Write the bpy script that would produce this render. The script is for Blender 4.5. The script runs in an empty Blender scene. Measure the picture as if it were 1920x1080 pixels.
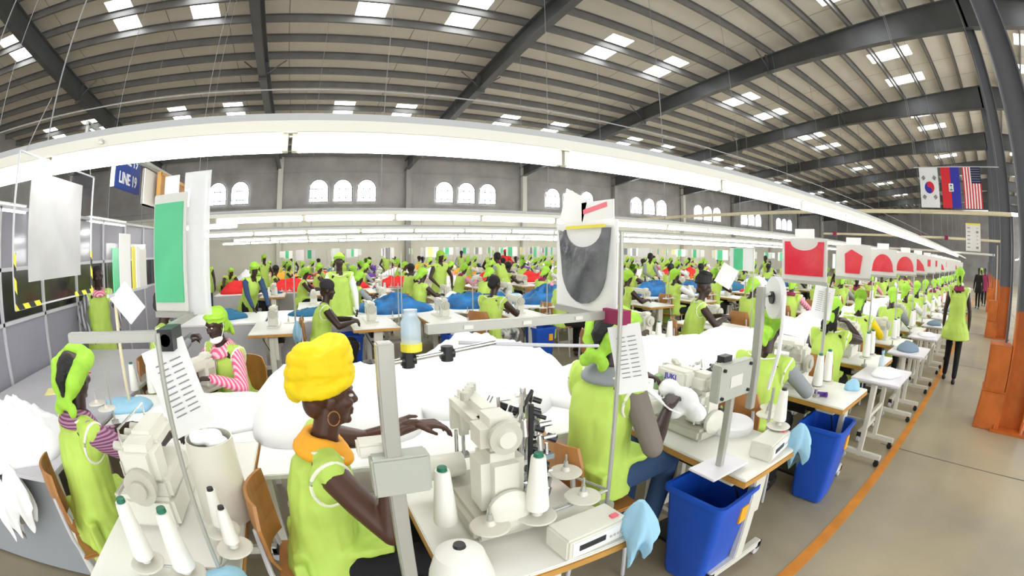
import bpy, bmesh, math, random
from mathutils import Vector, Matrix, noise
R = math.radians
PI = math.pi
random.seed(7)
scn = bpy.context.scene
COL = scn.collection

# ---------------------------------------------------------------- camera
cam = bpy.data.cameras.new('camera')
cam_o = bpy.data.objects.new('camera', cam)
COL.objects.link(cam_o)
cam.type = 'PANO'
cam.sensor_width = 36.0
cam.sensor_fit = 'HORIZONTAL'
cam.clip_end = 500
cam.clip_start = 0.02
for holder in (cam, getattr(cam, 'cycles', None)):
    try:
        holder.panorama_type = 'FISHEYE_EQUISOLID'
        holder.fisheye_lens = 15.685
        holder.fisheye_fov = R(220)
    except Exception:
        pass
cam_o.location = (0, 0, 1.75)
cam_o.rotation_euler = (R(90 - 5.06), 0, R(-25.97))
scn.camera = cam_o

# ---------------------------------------------------------------- view, world
scn.view_settings.view_transform = 'Standard'
scn.view_settings.look = 'None'
scn.view_settings.gamma = 1
scn.view_settings.use_curve_mapping = False
scn.view_settings.exposure = 1.08
TUBE = 9.0
SKY = 5.0
w = bpy.data.worlds.new('world')
scn.world = w
w.use_nodes = True
w.node_tree.nodes['Background'].inputs[0].default_value = (0.95, 0.98, 1.0, 1)
w.node_tree.nodes['Background'].inputs[1].default_value = 1.7

# ---------------------------------------------------------------- materials
MC = {}
def mat(name, col, rough=0.6, metal=0.0, var=0.0, vscale=6.0, bump=0.0, bscale=30.0, emit=0.0, col2=None, stripe=None, clear=0.0):
    if name in MC:
        return MC[name]
    m = bpy.data.materials.new(name)
    m.use_nodes = True
    nt = m.node_tree
    b = nt.nodes['Principled BSDF']
    b.inputs['Base Color'].default_value = (*col, 1)
    b.inputs['Roughness'].default_value = rough
    b.inputs['Metallic'].default_value = metal
    tc = None
    if var or bump or stripe:
        tc = nt.nodes.new('ShaderNodeTexCoord')
    if stripe:
        wv = nt.nodes.new('ShaderNodeTexWave')
        wv.bands_direction = stripe[1]
        wv.inputs['Scale'].default_value = stripe[0]
        wv.inputs['Distortion'].default_value = stripe[2] if len(stripe) > 2 else 0.6
        rp = nt.nodes.new('ShaderNodeValToRGB')
        rp.color_ramp.interpolation = 'CONSTANT'
        rp.color_ramp.elements[0].color = (*col, 1)
        rp.color_ramp.elements[1].color = (*col2, 1)
        rp.color_ramp.elements[1].position = 0.5
        nt.links.new(tc.outputs['Object'], wv.inputs['Vector'])
        nt.links.new(wv.outputs['Fac'], rp.inputs['Fac'])
        nt.links.new(rp.outputs['Color'], b.inputs['Base Color'])
    elif var:
        n = nt.nodes.new('ShaderNodeTexNoise')
        n.inputs['Scale'].default_value = vscale
        n.inputs['Detail'].default_value = 5
        rp = nt.nodes.new('ShaderNodeValToRGB')
        c2 = col2 or tuple(c * (1 - var) for c in col)
        rp.color_ramp.elements[0].color = (*c2, 1)
        rp.color_ramp.elements[1].color = (*col, 1)
        rp.color_ramp.elements[0].position = 0.35
        rp.color_ramp.elements[1].position = 0.65
        nt.links.new(tc.outputs['Object'], n.inputs['Vector'])
        nt.links.new(n.outputs['Fac'], rp.inputs['Fac'])
        nt.links.new(rp.outputs['Color'], b.inputs['Base Color'])
    if bump:
        n2 = nt.nodes.new('ShaderNodeTexNoise')
        n2.inputs['Scale'].default_value = bscale
        n2.inputs['Detail'].default_value = 4
        bp = nt.nodes.new('ShaderNodeBump')
        bp.inputs['Strength'].default_value = bump
        bp.inputs['Distance'].default_value = 0.02
        nt.links.new(tc.outputs['Object'], n2.inputs['Vector'])
        nt.links.new(n2.outputs['Fac'], bp.inputs['Height'])
        nt.links.new(bp.outputs['Normal'], b.inputs['Normal'])
    if emit:
        b.inputs['Emission Color'].default_value = (*col, 1)
        b.inputs['Emission Strength'].default_value = emit
    if clear:
        tr = nt.nodes.new('ShaderNodeBsdfTransparent')
        if clear > .75:
            b = nt.nodes.new('ShaderNodeBsdfGlossy'); b.inputs['Roughness'].default_value = rough
            b.inputs['Color'].default_value = (*col, 1)
        mx = nt.nodes.new('ShaderNodeMixShader')
        mx.inputs[0].default_value = clear
        out = [n for n in nt.nodes if n.type == 'OUTPUT_MATERIAL'][0]
        nt.links.new(b.outputs[0], mx.inputs[1])
        nt.links.new(tr.outputs[0], mx.inputs[2])
        nt.links.new(mx.outputs[0], out.inputs['Surface'])
    MC[name] = m
    return m

M_floor = mat('concrete', (0.45, 0.375, 0.245), 0.42, var=0.3, vscale=0.7, col2=(0.32, 0.28, 0.20), bump=0.05)
M_orange_line = mat('line_paint', (0.78, 0.28, 0.02), 0.5, var=0.2, vscale=5)
M_roof = mat('roof_panel', (0.74, 0.70, 0.63), 0.6, var=0.08, vscale=0.6)
M_purlin = mat('purlin_steel', (0.17, 0.165, 0.155), 0.5, var=0.2, vscale=2)
M_rafter = mat('rafter_steel', (0.095, 0.098, 0.10), 0.4, var=0.2, vscale=1)
M_colgrey = mat('column_grey', (0.12, 0.125, 0.14), 0.45)
M_orange = mat('column_orange', (0.62, 0.155, 0.02), 0.5, var=0.25, vscale=4)
M_skyl = mat('skylight', (0.93, 0.97, 1.0), 0.5, emit=SKY)
M_tube = mat('tube_glass', (1.0, 0.99, 0.96), 0.4, emit=TUBE)
M_trough = mat('trough_cream', (0.72, 0.70, 0.62), 0.5)
M_troughg = mat('trough_grey', (0.42, 0.43, 0.43), 0.4)
M_walllow = mat('wall_cream', (0.84, 0.81, 0.68), 0.7, var=0.08, vscale=0.5)
M_wallhi = mat('wall_sheet', (0.42, 0.40, 0.38), 0.6, var=0.25, vscale=0.7)
M_lilac = mat('partition_lilac', (0.33, 0.32, 0.38), 0.5, var=0.1, vscale=1)
M_framew = mat('partition_frame', (0.60, 0.60, 0.63), 0.4)
M_blackglass = mat('dark_glass', (0.012, 0.012, 0.014), 0.12)
M_white = mat('white_laminate', (0.87, 0.86, 0.80), 0.35)
M_whitet = mat('white_table', (0.95, 0.95, 0.93), 0.4)
M_lilact = mat('pale_table', (0.80, 0.78, 0.82), 0.35)
M_greyt = mat('grey_table', (0.60, 0.59, 0.62), 0.4, var=0.08, vscale=2)
M_wood = mat('edge_wood', (0.62, 0.33, 0.08), 0.5, var=0.2, vscale=8)
M_ply = mat('chair_plywood', (0.50, 0.22, 0.06), 0.4, var=0.25, vscale=6)
M_legc = mat('cream_metal', (0.74, 0.72, 0.64), 0.4)
M_mach = mat('machine_cream', (0.76, 0.745, 0.66), 0.3)
M_mach2 = mat('machine_dark_cream', (0.56, 0.54, 0.46), 0.35)  # deeper cream paint of handwheels, bases and small fittings
M_chrome = mat('chrome', (0.75, 0.75, 0.76), 0.18, metal=1.0)
M_alu = mat('aluminium', (0.46, 0.46, 0.42), 0.35, metal=0.3)
M_black = mat('black_plastic', (0.015, 0.015, 0.017), 0.4)
M_blackcloth = mat('black_cloth', (0.008, 0.008, 0.01), 0.9, bump=0.3)
M_green = mat('green_plastic', (0.01, 0.16, 0.09), 0.4)
M_cone = mat('thread_white', (0.90, 0.88, 0.82), 0.7)
M_disc = mat('spool_disc', (0.72, 0.69, 0.60), 0.3)
M_bin = mat('bin_blue', (0.012, 0.10, 0.62), 0.38, var=0.12, vscale=3)
M_vest = mat('vest_lime', (0.54, 0.75, 0.13), 0.75, var=0.12, vscale=5, bump=0.35, bscale=9)
M_scarfg = mat('scarf_lime', (0.40, 0.74, 0.06), 0.75, var=0.15, vscale=8, bump=0.5, bscale=14)
M_trim = mat('vest_trim', (0.88, 0.90, 0.72), 0.7)
M_skin = mat('skin_dark', (0.035, 0.014, 0.009), 0.42)
M_skin2 = mat('skin_brown', (0.075, 0.028, 0.016), 0.42)
M_hair = mat('hair_black', (0.006, 0.005, 0.005), 0.6, bump=0.6, bscale=60)
M_yellow = mat('turban_yellow', (1.0, 0.72, 0.0), 0.7, var=0.12, vscale=6, bump=0.6, bscale=12)
M_orangec = mat('collar_orange', (0.95, 0.42, 0.02), 0.7)
M_purple = mat('striped_purple', (0.20, 0.05, 0.12), 0.8, col2=(0.42, 0.24, 0.36), stripe=(22, 'Z'))
M_pink = mat('striped_pink', (0.80, 0.12, 0.25), 0.8, col2=(0.85, 0.55, 0.62), stripe=(14, 'X'))
M_maroon = mat('maroon_cloth', (0.27, 0.02, 0.08), 0.8)
M_whitec = mat('white_cloth', (0.92, 0.92, 0.93), 0.85, bump=0.25, bscale=10)
M_greyc = mat('grey_cloth', (0.30, 0.32, 0.34), 0.85)
M_graystripe = mat('grey_striped_cloth', (0.10, 0.10, 0.11), 0.8, col2=(0.45, 0.45, 0.46), stripe=(6, 'Y'))
M_jean = mat('denim', (0.03, 0.07, 0.16), 0.85)
M_print = mat('printed_skirt', (0.75, 0.75, 0.72), 0.85, var=0.9, vscale=14, col2=(0.08, 0.08, 0.08))
M_redc = mat('red_cloth', (0.80, 0.015, 0.015), 0.7, bump=0.3, bscale=10)
M_bluec = mat('blue_cloth', (0.004, 0.20, 0.56), 0.5, var=0.6, vscale=5, bump=0.3, bscale=10)
M_tealc = mat('teal_cloth', (0.02, 0.16, 0.30), 0.7, bump=0.3, bscale=10)
M_orgc = mat('orange_thread', (0.92, 0.25, 0.02), 0.7)
M_mask = mat('mask_blue', (0.35, 0.62, 0.80), 0.8, bump=0.3, bscale=25)
M_paper = mat('paper', (0.88, 0.88, 0.87), 0.6)
M_paperg = mat('paper_print', (0.25, 0.25, 0.28), 0.6)
M_card = mat('card_board', (0.72, 0.70, 0.66), 0.5)
M_redcard = mat('sample_red', (0.74, 0.006, 0.035), 0.4, bump=0.5, bscale=14)
M_greycard = mat('sample_grey', (0.08, 0.085, 0.095), 0.25, var=0.6, vscale=9, col2=(0.22, 0.23, 0.24), bump=0.4, bscale=16)
M_greencard = mat('sheet_green', (0.10, 0.62, 0.30), 0.3, var=0.1, vscale=8)
M_clear = mat('clear_plastic', (0.85, 0.87, 0.88), 0.08, clear=0.955)
M_film = mat('clear_film', (0.85, 0.86, 0.86), 0.3, clear=0.45)
M_blues = mat('sign_blue', (0.01, 0.05, 0.30), 0.4)
M_cork = mat('cork', (0.52, 0.28, 0.10), 0.8, var=0.2, vscale=40)
M_yel = mat('tape_yellow', (0.85, 0.75, 0.05), 0.5)
M_red = mat('flag_red', (0.65, 0.02, 0.03), 0.7)
M_fblue = mat('flag_blue', (0.03, 0.03, 0.35), 0.7)
M_navy = mat('flag_navy', (0.01, 0.012, 0.06), 0.7)
M_fwhite = mat('flag_white', (0.80, 0.80, 0.80), 0.7)
M_pipe = mat('pipe_cream', (0.70, 0.62, 0.42), 0.5)
M_bottle = mat('bottle_blue', (0.62, 0.74, 0.84), 0.15, clear=0.45)
M_oil = mat('bottle_green', (0.35, 0.55, 0.25), 0.2, clear=0.25)
M_lcd = mat('display_dark', (0.03, 0.035, 0.04), 0.2)
M_pinkb = mat('button_pink', (0.85, 0.15, 0.2), 0.4)
M_eye = mat('eye_white', (0.75, 0.72, 0.68), 0.3)
M_wire = mat('wire_grey', (0.30, 0.30, 0.30), 0.5)
M_winpane = mat('window_glow', (0.90, 0.95, 1.0), 0.5, emit=2.6)
M_pill = mat('pale_yellow_cloth', (0.9, 0.85, 0.35), 0.8)
M_purp = mat('purple_cloth', (0.14, 0.04, 0.35), 0.8)

# ---------------------------------------------------------------- mesh helper
class MB:
    def __init__(s):
        s.v = []; s.f = []
    def add(s, vs, fs, M=None):
        o = len(s.v)
        s.v += [(M @ Vector(p)) if M else Vector(p) for p in vs]
        s.f += [tuple(i + o for i in f) for f in fs]
        return s
    def box(s, c, d, rz=0, M=None, taper=1.0):
        x, y, z = d[0] / 2, d[1] / 2, d[2] / 2
        t = taper
        vs = [(-x*t, -y*t, -z), (x*t, -y*t, -z), (x*t, y*t, -z), (-x*t, y*t, -z), (-x, -y, z), (x, -y, z), (x, y, z), (-x, y, z)]
        T = Matrix.Translation(c) @ Matrix.Rotation(rz, 4, 'Z')
        if M: T = M @ T
        return s.add(vs, [(0, 3, 2, 1), (4, 5, 6, 7), (0, 1, 5, 4), (1, 2, 6, 5), (2, 3, 7, 6), (3, 0, 4, 7)], T)
    def ring_loft(s, rings, cap=True, M=None):
        n = len(rings[0]); vs = []; fs = []
        for r in rings: vs += r
        for k in range(len(rings) - 1):
            for i in range(n):
                j = (i + 1) % n
                fs.append((k*n+i, k*n+j, (k+1)*n+j, (k+1)*n+i))
        if cap:
            fs.append(tuple(reversed(range(n))))
            fs.append(tuple((len(rings)-1)*n + i for i in range(n)))
        return s.add(vs, fs, M)
    def cyl(s, p0, p1, r0, r1=None, n=12, M=None):
        r1 = r0 if r1 is None else r1
        p0 = Vector(p0); p1 = Vector(p1); d = (p1 - p0)
        if d.length < 1e-7: return s
        q = d.to_track_quat('Z', 'Y')
        ring = lambda p, r: [p + q @ Vector((r*math.cos(2*PI*i/n), r*math.sin(2*PI*i/n), 0)) for i in range(n)]
        return s.ring_loft([ring(p0, r0), ring(p1, r1)], M=M)
    def lathe(s, prof, c=(0, 0, 0), n=20, M=None):
        rings = [[(c[0]+max(r, 1e-4)*math.cos(2*PI*i/n), c[1]+max(r, 1e-4)*math.sin(2*PI*i/n), c[2]+z) for i in range(n)] for r, z in prof]
        return s.ring_loft(rings, M=M)
    def ell(s, c, r, n=12, M=None, rot=None):
        vs = []; fs = []; m = max(4, n // 2)
        for k in range(m + 1):
            a = -PI/2 + PI*k/m
            for i in range(n):
                t = 2*PI*i/n
                ca = max(math.cos(a), 1e-3)
                vs.append((r[0]*ca*math.cos(t), r[1]*ca*math.sin(t), r[2]*math.sin(a)))
        for k in range(m):
            for i in range(n):
                j = (i+1) % n
                fs.append((k*n+i, k*n+j, (k+1)*n+j, (k+1)*n+i))
        fs.append(tuple(reversed(range(n)))); fs.append(tuple(m*n+i for i in range(n)))
        T = Matrix.Translation(c)
        if rot: T = T @ rot
        if M: T = M @ T
        return s.add(vs, fs, T)
    def cap(s, p0, p1, r0, r1=None, n=10, M=None):
        r1 = r0 if r1 is None else r1
        s.cyl(p0, p1, r0, r1, n, M)
        s.ell(p0, (r0,)*3, n, M); s.ell(p1, (r1,)*3, n, M)
        return s
    def tube(s, pts, r, n=8, M=None, closed=False):
        pts = [Vector(p) for p in pts]; rings = []; N = len(pts)
        up = Vector((0, 0, 1))
        for k, p in enumerate(pts):
            if closed: d = pts[(k+1) % N] - pts[k-1]
            else: d = pts[min(k+1, N-1)] - pts[max(k-1, 0)]
            d.normalize()
            u = up if abs(d.dot(up)) < 0.95 else Vector((1, 0, 0))
            a = d.cross(u).normalized(); b = a.cross(d)
            rr = r[k] if isinstance(r, (list, tuple)) else r
            rings.append([p + a*rr*math.cos(2*PI*i/n) + b*rr*math.sin(2*PI*i/n) for i in range(n)])
        if closed: rings.append(rings[0])
        return s.ring_loft(rings, cap=not closed, M=M)
    def prism(s, poly, t, M=None):
        n = len(poly)
        vs = [(x, y, -t/2) for x, y in poly] + [(x, y, t/2) for x, y in poly]
        fs = [tuple(reversed(range(n))), tuple(range(n, 2*n))] + [(i, (i+1) % n, n+(i+1) % n, n+i) for i in range(n)]
        return s.add(vs, fs, M)
    def mesh(s, name='m'):
        me = bpy.data.meshes.new(name)
        me.from_pydata([tuple(v) for v in s.v], [], s.f)
        me.validate(); me.update()
        return me
    def build(s, name, m, parent=None, smooth=False, bevel=0.0, auto=True):
        me = s.mesh(name)
        if bevel:
            bm = bmesh.new(); bm.from_mesh(me)
            es = [e for e in bm.edges if len(e.link_faces) == 2 and e.calc_face_angle(0) > 0.6]
            try: bmesh.ops.bevel(bm, geom=es, offset=bevel, segments=2, affect='EDGES', clamp_overlap=True)
            except Exception: pass
            bm.to_mesh(me); bm.free()
        return link(name, me, m, parent, smooth)

def link(name, me, m, parent=None, smooth=False):
    me.materials.clear(); me.materials.append(m)
    if smooth:
        me.polygons.foreach_set('use_smooth', [True]*len(me.polygons))
        try: me.set_sharp_from_angle(angle=R(40))
        except Exception: pass
    o = bpy.data.objects.new(name, me)
    COL.objects.link(o)
    if parent: o.parent = parent
    return o

def fuse(mb, vox, sm=3, smf=0.5):
    me = mb.mesh('t')
    o = bpy.data.objects.new('t', me); COL.objects.link(o)
    rm = o.modifiers.new('r', 'REMESH'); rm.mode = 'VOXEL'; rm.voxel_size = vox
    s = o.modifiers.new('s', 'SMOOTH'); s.iterations = sm; s.factor = smf
    dg = bpy.context.evaluated_depsgraph_get()
    r = bpy.data.meshes.new_from_object(o.evaluated_get(dg))
    bpy.data.objects.remove(o); bpy.data.meshes.remove(me)
    return r

def fl(name, mb, vox, m, parent=None, sm=3):
    me = fuse(mb, vox, sm)
    me.polygons.foreach_set('use_smooth', [True]*len(me.polygons))
    me.materials.clear(); me.materials.append(m)
    o = bpy.data.objects.new(name, me); COL.objects.link(o)
    if parent: o.parent = parent
    return o

def tag(o, label, cat, group=None, kind=None):
    if label: o['label'] = label
    if cat: o['category'] = cat
    if group: o['group'] = group
    if kind: o['kind'] = kind
    return o
def thing(name, loc, label, cat, group=None, rz=0):
    o = bpy.data.objects.new(name, None); COL.objects.link(o)
    o.empty_display_size = 0.05
    o.location = loc; o.rotation_euler = (0, 0, rz)
    return tag(o, label, cat, group)
KIDS = {}
def dup(o, loc=None, rz=None, label=None, group=None, parent=None, scale=None):
    c = o.copy(); COL.objects.link(c); c.parent = parent
    if parent is None:
        if loc is not None: c.location = loc
        if rz is not None: c.rotation_euler = (0, 0, rz)
        if label: c['label'] = label
        if group: c['group'] = group
        if scale: c.scale = (scale,)*3
    if o.name not in KIDS: KIDS[o.name] = list(o.children)
    for ch in KIDS[o.name]: dup(ch, parent=c)
    return c
class Kind:
    """first call places the prototype, later calls place copies"""
    def __init__(s, proto): s.p = proto; s.used = False; KIDS[proto.name] = list(proto.children)
    def put(s, loc, rz=0, label=None, group=None, scale=None):
        if not s.used:
            s.used = True; o = s.p; o.location = loc; o.rotation_euler = (0, 0, rz)
            o['label'] = label
            if group: o['group'] = group
            if scale: o.scale = (scale,)*3
            return o
        return dup(s.p, loc, rz, label, group, scale=scale)
ORD = ['first','second','third','fourth','fifth','sixth','seventh','eighth','ninth','tenth','eleventh','twelfth','thirteenth','fourteenth','fifteenth','sixteenth','seventeenth','eighteenth','nineteenth','twentieth','twenty-first','twenty-second','twenty-third','twenty-fourth','twenty-fifth','twenty-sixth','twenty-seventh','twenty-eighth','twenty-ninth','thirtieth','thirty-first','thirty-second','thirty-third','thirty-fourth','thirty-fifth','thirty-sixth','thirty-seventh','thirty-eighth','thirty-ninth','fortieth']
def struct(o): o['kind'] = 'structure'; return o
def text_mesh(txt, size, M, name, m, parent, ext=0.001, bold=0.0):
    cu = bpy.data.curves.new(name, 'FONT'); cu.body = txt; cu.size = size
    cu.align_x = 'CENTER'; cu.align_y = 'CENTER'; cu.extrude = ext; cu.offset = bold
    o = bpy.data.objects.new('t', cu); COL.objects.link(o)
    dg = bpy.context.evaluated_depsgraph_get()
    me = bpy.data.meshes.new_from_object(o.evaluated_get(dg))
    bpy.data.objects.remove(o)
    me.transform(M)
    return link(name, me, m, parent)
# text facing -X (read by someone at lower x): its right is -Y
def face_mx(loc):  # normal -X
    return Matrix.Translation(loc) @ Matrix(((0, 0, -1, 0), (-1, 0, 0, 0), (0, 1, 0, 0), (0, 0, 0, 1)))
def face_px(loc):  # normal +X, right is +Y
    return Matrix.Translation(loc) @ Matrix(((0, 0, 1, 0), (1, 0, 0, 0), (0, 1, 0, 0), (0, 0, 0, 1)))
def face_my(loc):  # normal -Y, right is +X
    return Matrix.Translation(loc) @ Matrix(((1, 0, 0, 0), (0, 0, -1, 0), (0, 1, 0, 0), (0, 0, 0, 1)))
# ================================================================ setting
XL, XR, YN, YF = -17.0, 66.0, -14.0, 25.8
def roof_z(y): return 9.43 - 0.084*y if y > -0.7 else 9.43 + 0.084*0.7 + 0.084*(y + 0.7)
struct(MB().box(((XL+XR)/2, (YN+YF)/2, -0.1), (XR-XL, YF-YN, 0.2)).build('floor', M_floor))
# expansion joints cut in the concrete
b = MB()
for x in (4.4, 9.0, 13.6, 18.2, 27.4, 36.6): b.box((x, -4, 0.0012), (0.012, 9.8, 0.002))
b.box((25, -1.7, 0.0012), (60, 0.012, 0.002))
struct(b.build('trim_1', mat('joint', (0.12, 0.11, 0.09), 0.8)))
tag(MB().box((33.4, 0.71, 0.002), (62.8, 0.085, 0.003)).build('floor_line', M_orange_line), 'orange painted line along the aisle floor beside the tables', 'floor marking')
# roof: sheet with skylight openings
sky_x = []
for k in range(-2, 8):
    x0 = 0.72 + 7.6*k
    sky_x += [(x0, x0+0.88), (x0+2.68, x0+3.56)]
sky_x = [s for s in sky_x if XL+1 < s[0] < XR-2]
sky_y = [(2.06, 4.0), (9.86, 11.62), (17.9, 19.88), (-4.6, -2.9), (-10.9, -9.1)]
bx, gaps = [XL], []
b = MB()
ys = sorted(set([YN, YF, -0.7] + [v for s in sky_y for v in s]))
xs = sorted(set([XL, XR] + [v for s in sky_x for v in s]))
def is_sky(x, y): return any(a < x < c for a, c in sky_x) and any(a < y < c for a, c in sky_y)
for j in range(len(ys)-1):
    y0, y1 = ys[j], ys[j+1]
    if not any(a < (y0+y1)/2 < c for a, c in sky_y): spans = [(XL, XR)]
    else: spans = [(xs[i], xs[i+1]) for i in range(len(xs)-1) if not is_sky((xs[i]+xs[i+1])/2, (y0+y1)/2)]
    for x0, x1 in spans:
        z0, z1 = roof_z(y0), roof_z(y1); t = 0.06
        b.add([(x0, y0, z0), (x1, y0, z0), (x1, y1, z1), (x0, y1, z1), (x0, y0, z0+t), (x1, y0, z0+t), (x1, y1, z1+t), (x0, y1, z1+t)],
              [(0, 1, 2, 3), (4, 7, 6, 5), (0, 4, 5, 1), (1, 5, 6, 2), (2, 6, 7, 3), (3, 7, 4, 0)])
struct(b.build('ceiling', M_roof))
sn = 100
for x0, x1 in sky_x:
    for y0, y1 in sky_y:
        b = MB()
        z0, z1 = roof_z(y0)+0.03, roof_z(y1)+0.03
        b.add([(x0, y0, z0), (x1, y0, z0), (x1, y1, z1), (x0, y1, z1)], [(0, 1, 2, 3)])
        struct(b.build('window_%d' % sn, M_skyl)); sn += 1
# roof sheet seams running along y
b = MB()
for k in range(int((XR-XL)/1.9)):
    x = XL + 1.9*k + 0.6
    if any(a-0.05 < x < c+0.05 for a, c in sky_x): continue
    for y0, y1 in ((-0.7, YF), (YN, -0.7)):
        b.add([(x-0.012, y0, roof_z(y0)-0.006), (x+0.012, y0, roof_z(y0)-0.006), (x+0.012, y1, roof_z(y1)-0.006), (x-0.012, y1, roof_z(y1)-0.006)], [(0, 1, 2, 3)])
struct(b.build('trim_2', mat('roof_seam', (0.25, 0.24, 0.22), 0.7)))
# purlins (one thing each is a member of the roof structure)
n = 0
for k in range(-11, 23):
    y = 1.13*k + 0.25
    z = roof_z(y)
    b = MB().box(((XL+XR)/2, y, z-0.115), (XR-XL, 0.018, 0.22)).box(((XL+XR)/2, y+0.035, z-0.222), (XR-XL, 0.085, 0.014)).box(((XL+XR)/2, y-0.035, z-0.01), (XR-XL, 0.085, 0.012))
    n += 1
    struct(b.build('trim_%d' % (n+2), M_purlin))
# portal rafters
nt = 60
RX = [-2.0 + 7.6*k for k in range(-1, 9)]
for x in RX:
    for sgn in (1, -1):
        def prof(y):
            zt = roof_z(y if sgn > 0 else -1.4-y) - 0.235
            d = 0.98 - 0.40*min(1, max(0, (y+0.5)/7.2)) if y < 7.2 else 0.58
            return zt, zt-d
        Y = [-0.75, 0.6, 2.5, 4.5, 7.2, 12, 18, 25.7] if sgn > 0 else [-0.75, 2, 4.5, 7.2, 12.5]
        yy = lambda y: y if sgn > 0 else -1.4-y
        b = MB()
        # web
        poly = [(yy(y), prof(y)[0]) for y in Y] + [(yy(y), prof(y)[1]) for y in reversed(Y)]
        b.prism(poly, 0.02, Matrix.Translation((x, 0, 0)) @ Matrix(((0, 0, 1, 0), (1, 0, 0, 0), (0, 1, 0, 0), (0, 0, 0, 1))))
        for e in (0, 1):
            for i in range(len(Y)-1):
                y0, y1 = yy(Y[i]), yy(Y[i+1]); z0, z1 = prof(Y[i])[e], prof(Y[i+1])[e]; h = 0.13; t = 0.03
                b.add([(x-h, y0, z0-t), (x+h, y0, z0-t), (x+h, y1, z1-t), (x-h, y1, z1-t), (x-h, y0, z0), (x+h, y0, z0), (x+h, y1, z1), (x-h, y1, z1)],
                      [(0, 3, 2, 1), (4, 5, 6, 7), (0, 1, 5, 4), (2, 3, 7, 6), (1, 2, 6, 5), (3, 0, 4, 7)])
        for y in (7.2, 14.0):      # splice plates and fly braces
            if y > Y[-1]: continue
            zt, zb = prof(y); b.box((x, yy(y), (zt+zb)/2-0.04), (0.28, 0.05, zt-zb+0.16))
            for s in (-1, 1):
                b.cyl((x+s*0.75, yy(y), zt+0.03), (x+s*0.06, yy(y), zb+0.08), 0.022, n=6)
        struct(b.build('trim_%d' % nt, M_rafter)); nt += 1
# columns
def ibeam(x, y0, y1, z0, z1, m, nm, par):
    b = MB().box((x+0.12, (y0+y1)/2, (z0+z1)/2), (0.02, y1-y0, z1-z0))
    b.box((x+0.12, y0+0.012, (z0+z1)/2), (0.26, 0.025, z1-z0)).box((x+0.12, y1-0.012, (z0+z1)/2), (0.26, 0.025, z1-z0))
    return b.build(nm, m, par)
cols = [5.65 + 7.6*k for k in range(0, 8)]
for i, x in enumerate(cols):
    lab = ['steel column with orange foot standing closest on the right edge of the aisle'] + ['orange-footed steel column, %s from the near end of the aisle' % ORD[j] for j in range(1, 8)]
    t = thing('steel_column', (x, -0.73, 0), lab[i], 'column', 'columns along the aisle')
    for nm, z0, z1, m in (('column_foot', 0.0, 1.32, M_orange), ('column_shaft', 1.32, 8.35, M_colgrey)):
        o = ibeam(0, -0.2, 0.2, z0, z1, m, nm, t)
    MB().box((0.12, 0, 0.015), (0.42, 0.62, 0.03)).build('base_plate', M_orange, t)
    b = MB()
    for a in (-1, 1):
        for c in (-1, 1): b.cyl((0.12+a*0.16, c*0.25, 0.03), (0.12+a*0.16, c*0.25, 0.08), 0.02, n=8)
    b.build('anchor_bolts', M_orange, t)
    # plinth casing beside the column
    pl = MB().box((0.16, 0.38, 0.215), (0.36, 0.36, 0.43), taper=1.14).build('plinth', M_orange, t, bevel=0.008)
    MB().box((0.16, 0.38, 0.685), (0.34, 0.34, 0.51)).box((0.16, 0.38, 0.435), (0.38, 0.38, 0.02)).build('casing', M_orange, t, bevel=0.008)
    MB().cyl((0.30, 0.30, 0.94), (0.30, 0.30, 2.35), 0.022, n=8).build('conduit', M_pipe if i == 1 else M_colgrey, t)
# walls
def rect_wall(name, x0, x1, y, z0, z1, m, holes=()):
    return struct(MB().box(((x0+x1)/2, y+0.1, (z0+z1)/2), (x1-x0, 0.2, z1-z0)).build(name, m))
rect_wall('wall_back_lower', XL, XR, YF, 0, 3.95, M_walllow)
rect_wall('wall_back_upper', XL, XR, YF, 3.95, 7.4, M_wallhi)
struct(MB().box(((XL+XR)/2, YF-0.06, 3.95), (XR-XL, 0.12, 0.14)).build('trim_90', M_trough))
b = MB()
for z in (4.35, 6.3): b.box(((XL+XR)/2, YF-0.05, z), (XR-XL, 0.08, 0.05))
struct(b.build('trim_91', M_wallhi))
for i, x in enumerate(RX):
    struct(MB().box((x+0.1, YF-0.25, 3.6), (0.3, 0.3, 7.2)).build('trim_%d' % (92+i), M_trough if i % 2 else M_wallhi))
# arched windows, three to a bay
wn = 2
for k in range(-1, 7):
    for j in range(3):
        cx = 1.05 + 7.6*k + 1.42*j - .65
        if not (-9 < cx < 52): continue
        wd, z0, z1 = 1.12, 4.55, 5.85
        r = wd/2
        poly = [(-r, z0), (r, z0)] + [(r*math.cos(a), z1-r+r*math.sin(a)) for a in [PI*q/12 for q in range(13)]]
        P = Matrix.Translation((cx, YF-0.03, 0)) @ Matrix(((1, 0, 0, 0), (0, 0, 1, 0), (0, 1, 0, 0), (0, 0, 0, 1)))
        o = struct(MB().prism(poly, 0.05, P).build('window_%d' % wn, M_winpane)); wn += 1
        b = MB()
        for dx in (-0.19, 0.19): b.box((cx+dx, YF-0.075, (z0+z1)/2-0.1), (0.035, 0.03, z1-z0-0.25))
        for zz in (4.78, 5.3): b.box((cx, YF-0.075, zz), (wd, 0.03, 0.04))
        pts = [(cx+r*math.cos(a), YF-0.07, z1-r+r*math.sin(a)) for a in [PI*q/12 for q in range(13)]]
        b.tube([(cx+r, YF-0.07, z0)] + pts + [(cx-r, YF-0.07, z0), (cx+r-0.01, YF-0.07, z0)], 0.03, 6)
        MB_o = b.build('window_frame', M_purlin); MB_o.parent = o
struct(MB().box((XL-0.1, 6, 4.2), (0.2, 40, 8.4)).build('wall_left', M_wallhi))
struct(MB().box((XR+0.1, 6, 4.2), (0.2, 40, 8.4)).build('wall_right', M_wallhi))
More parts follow.
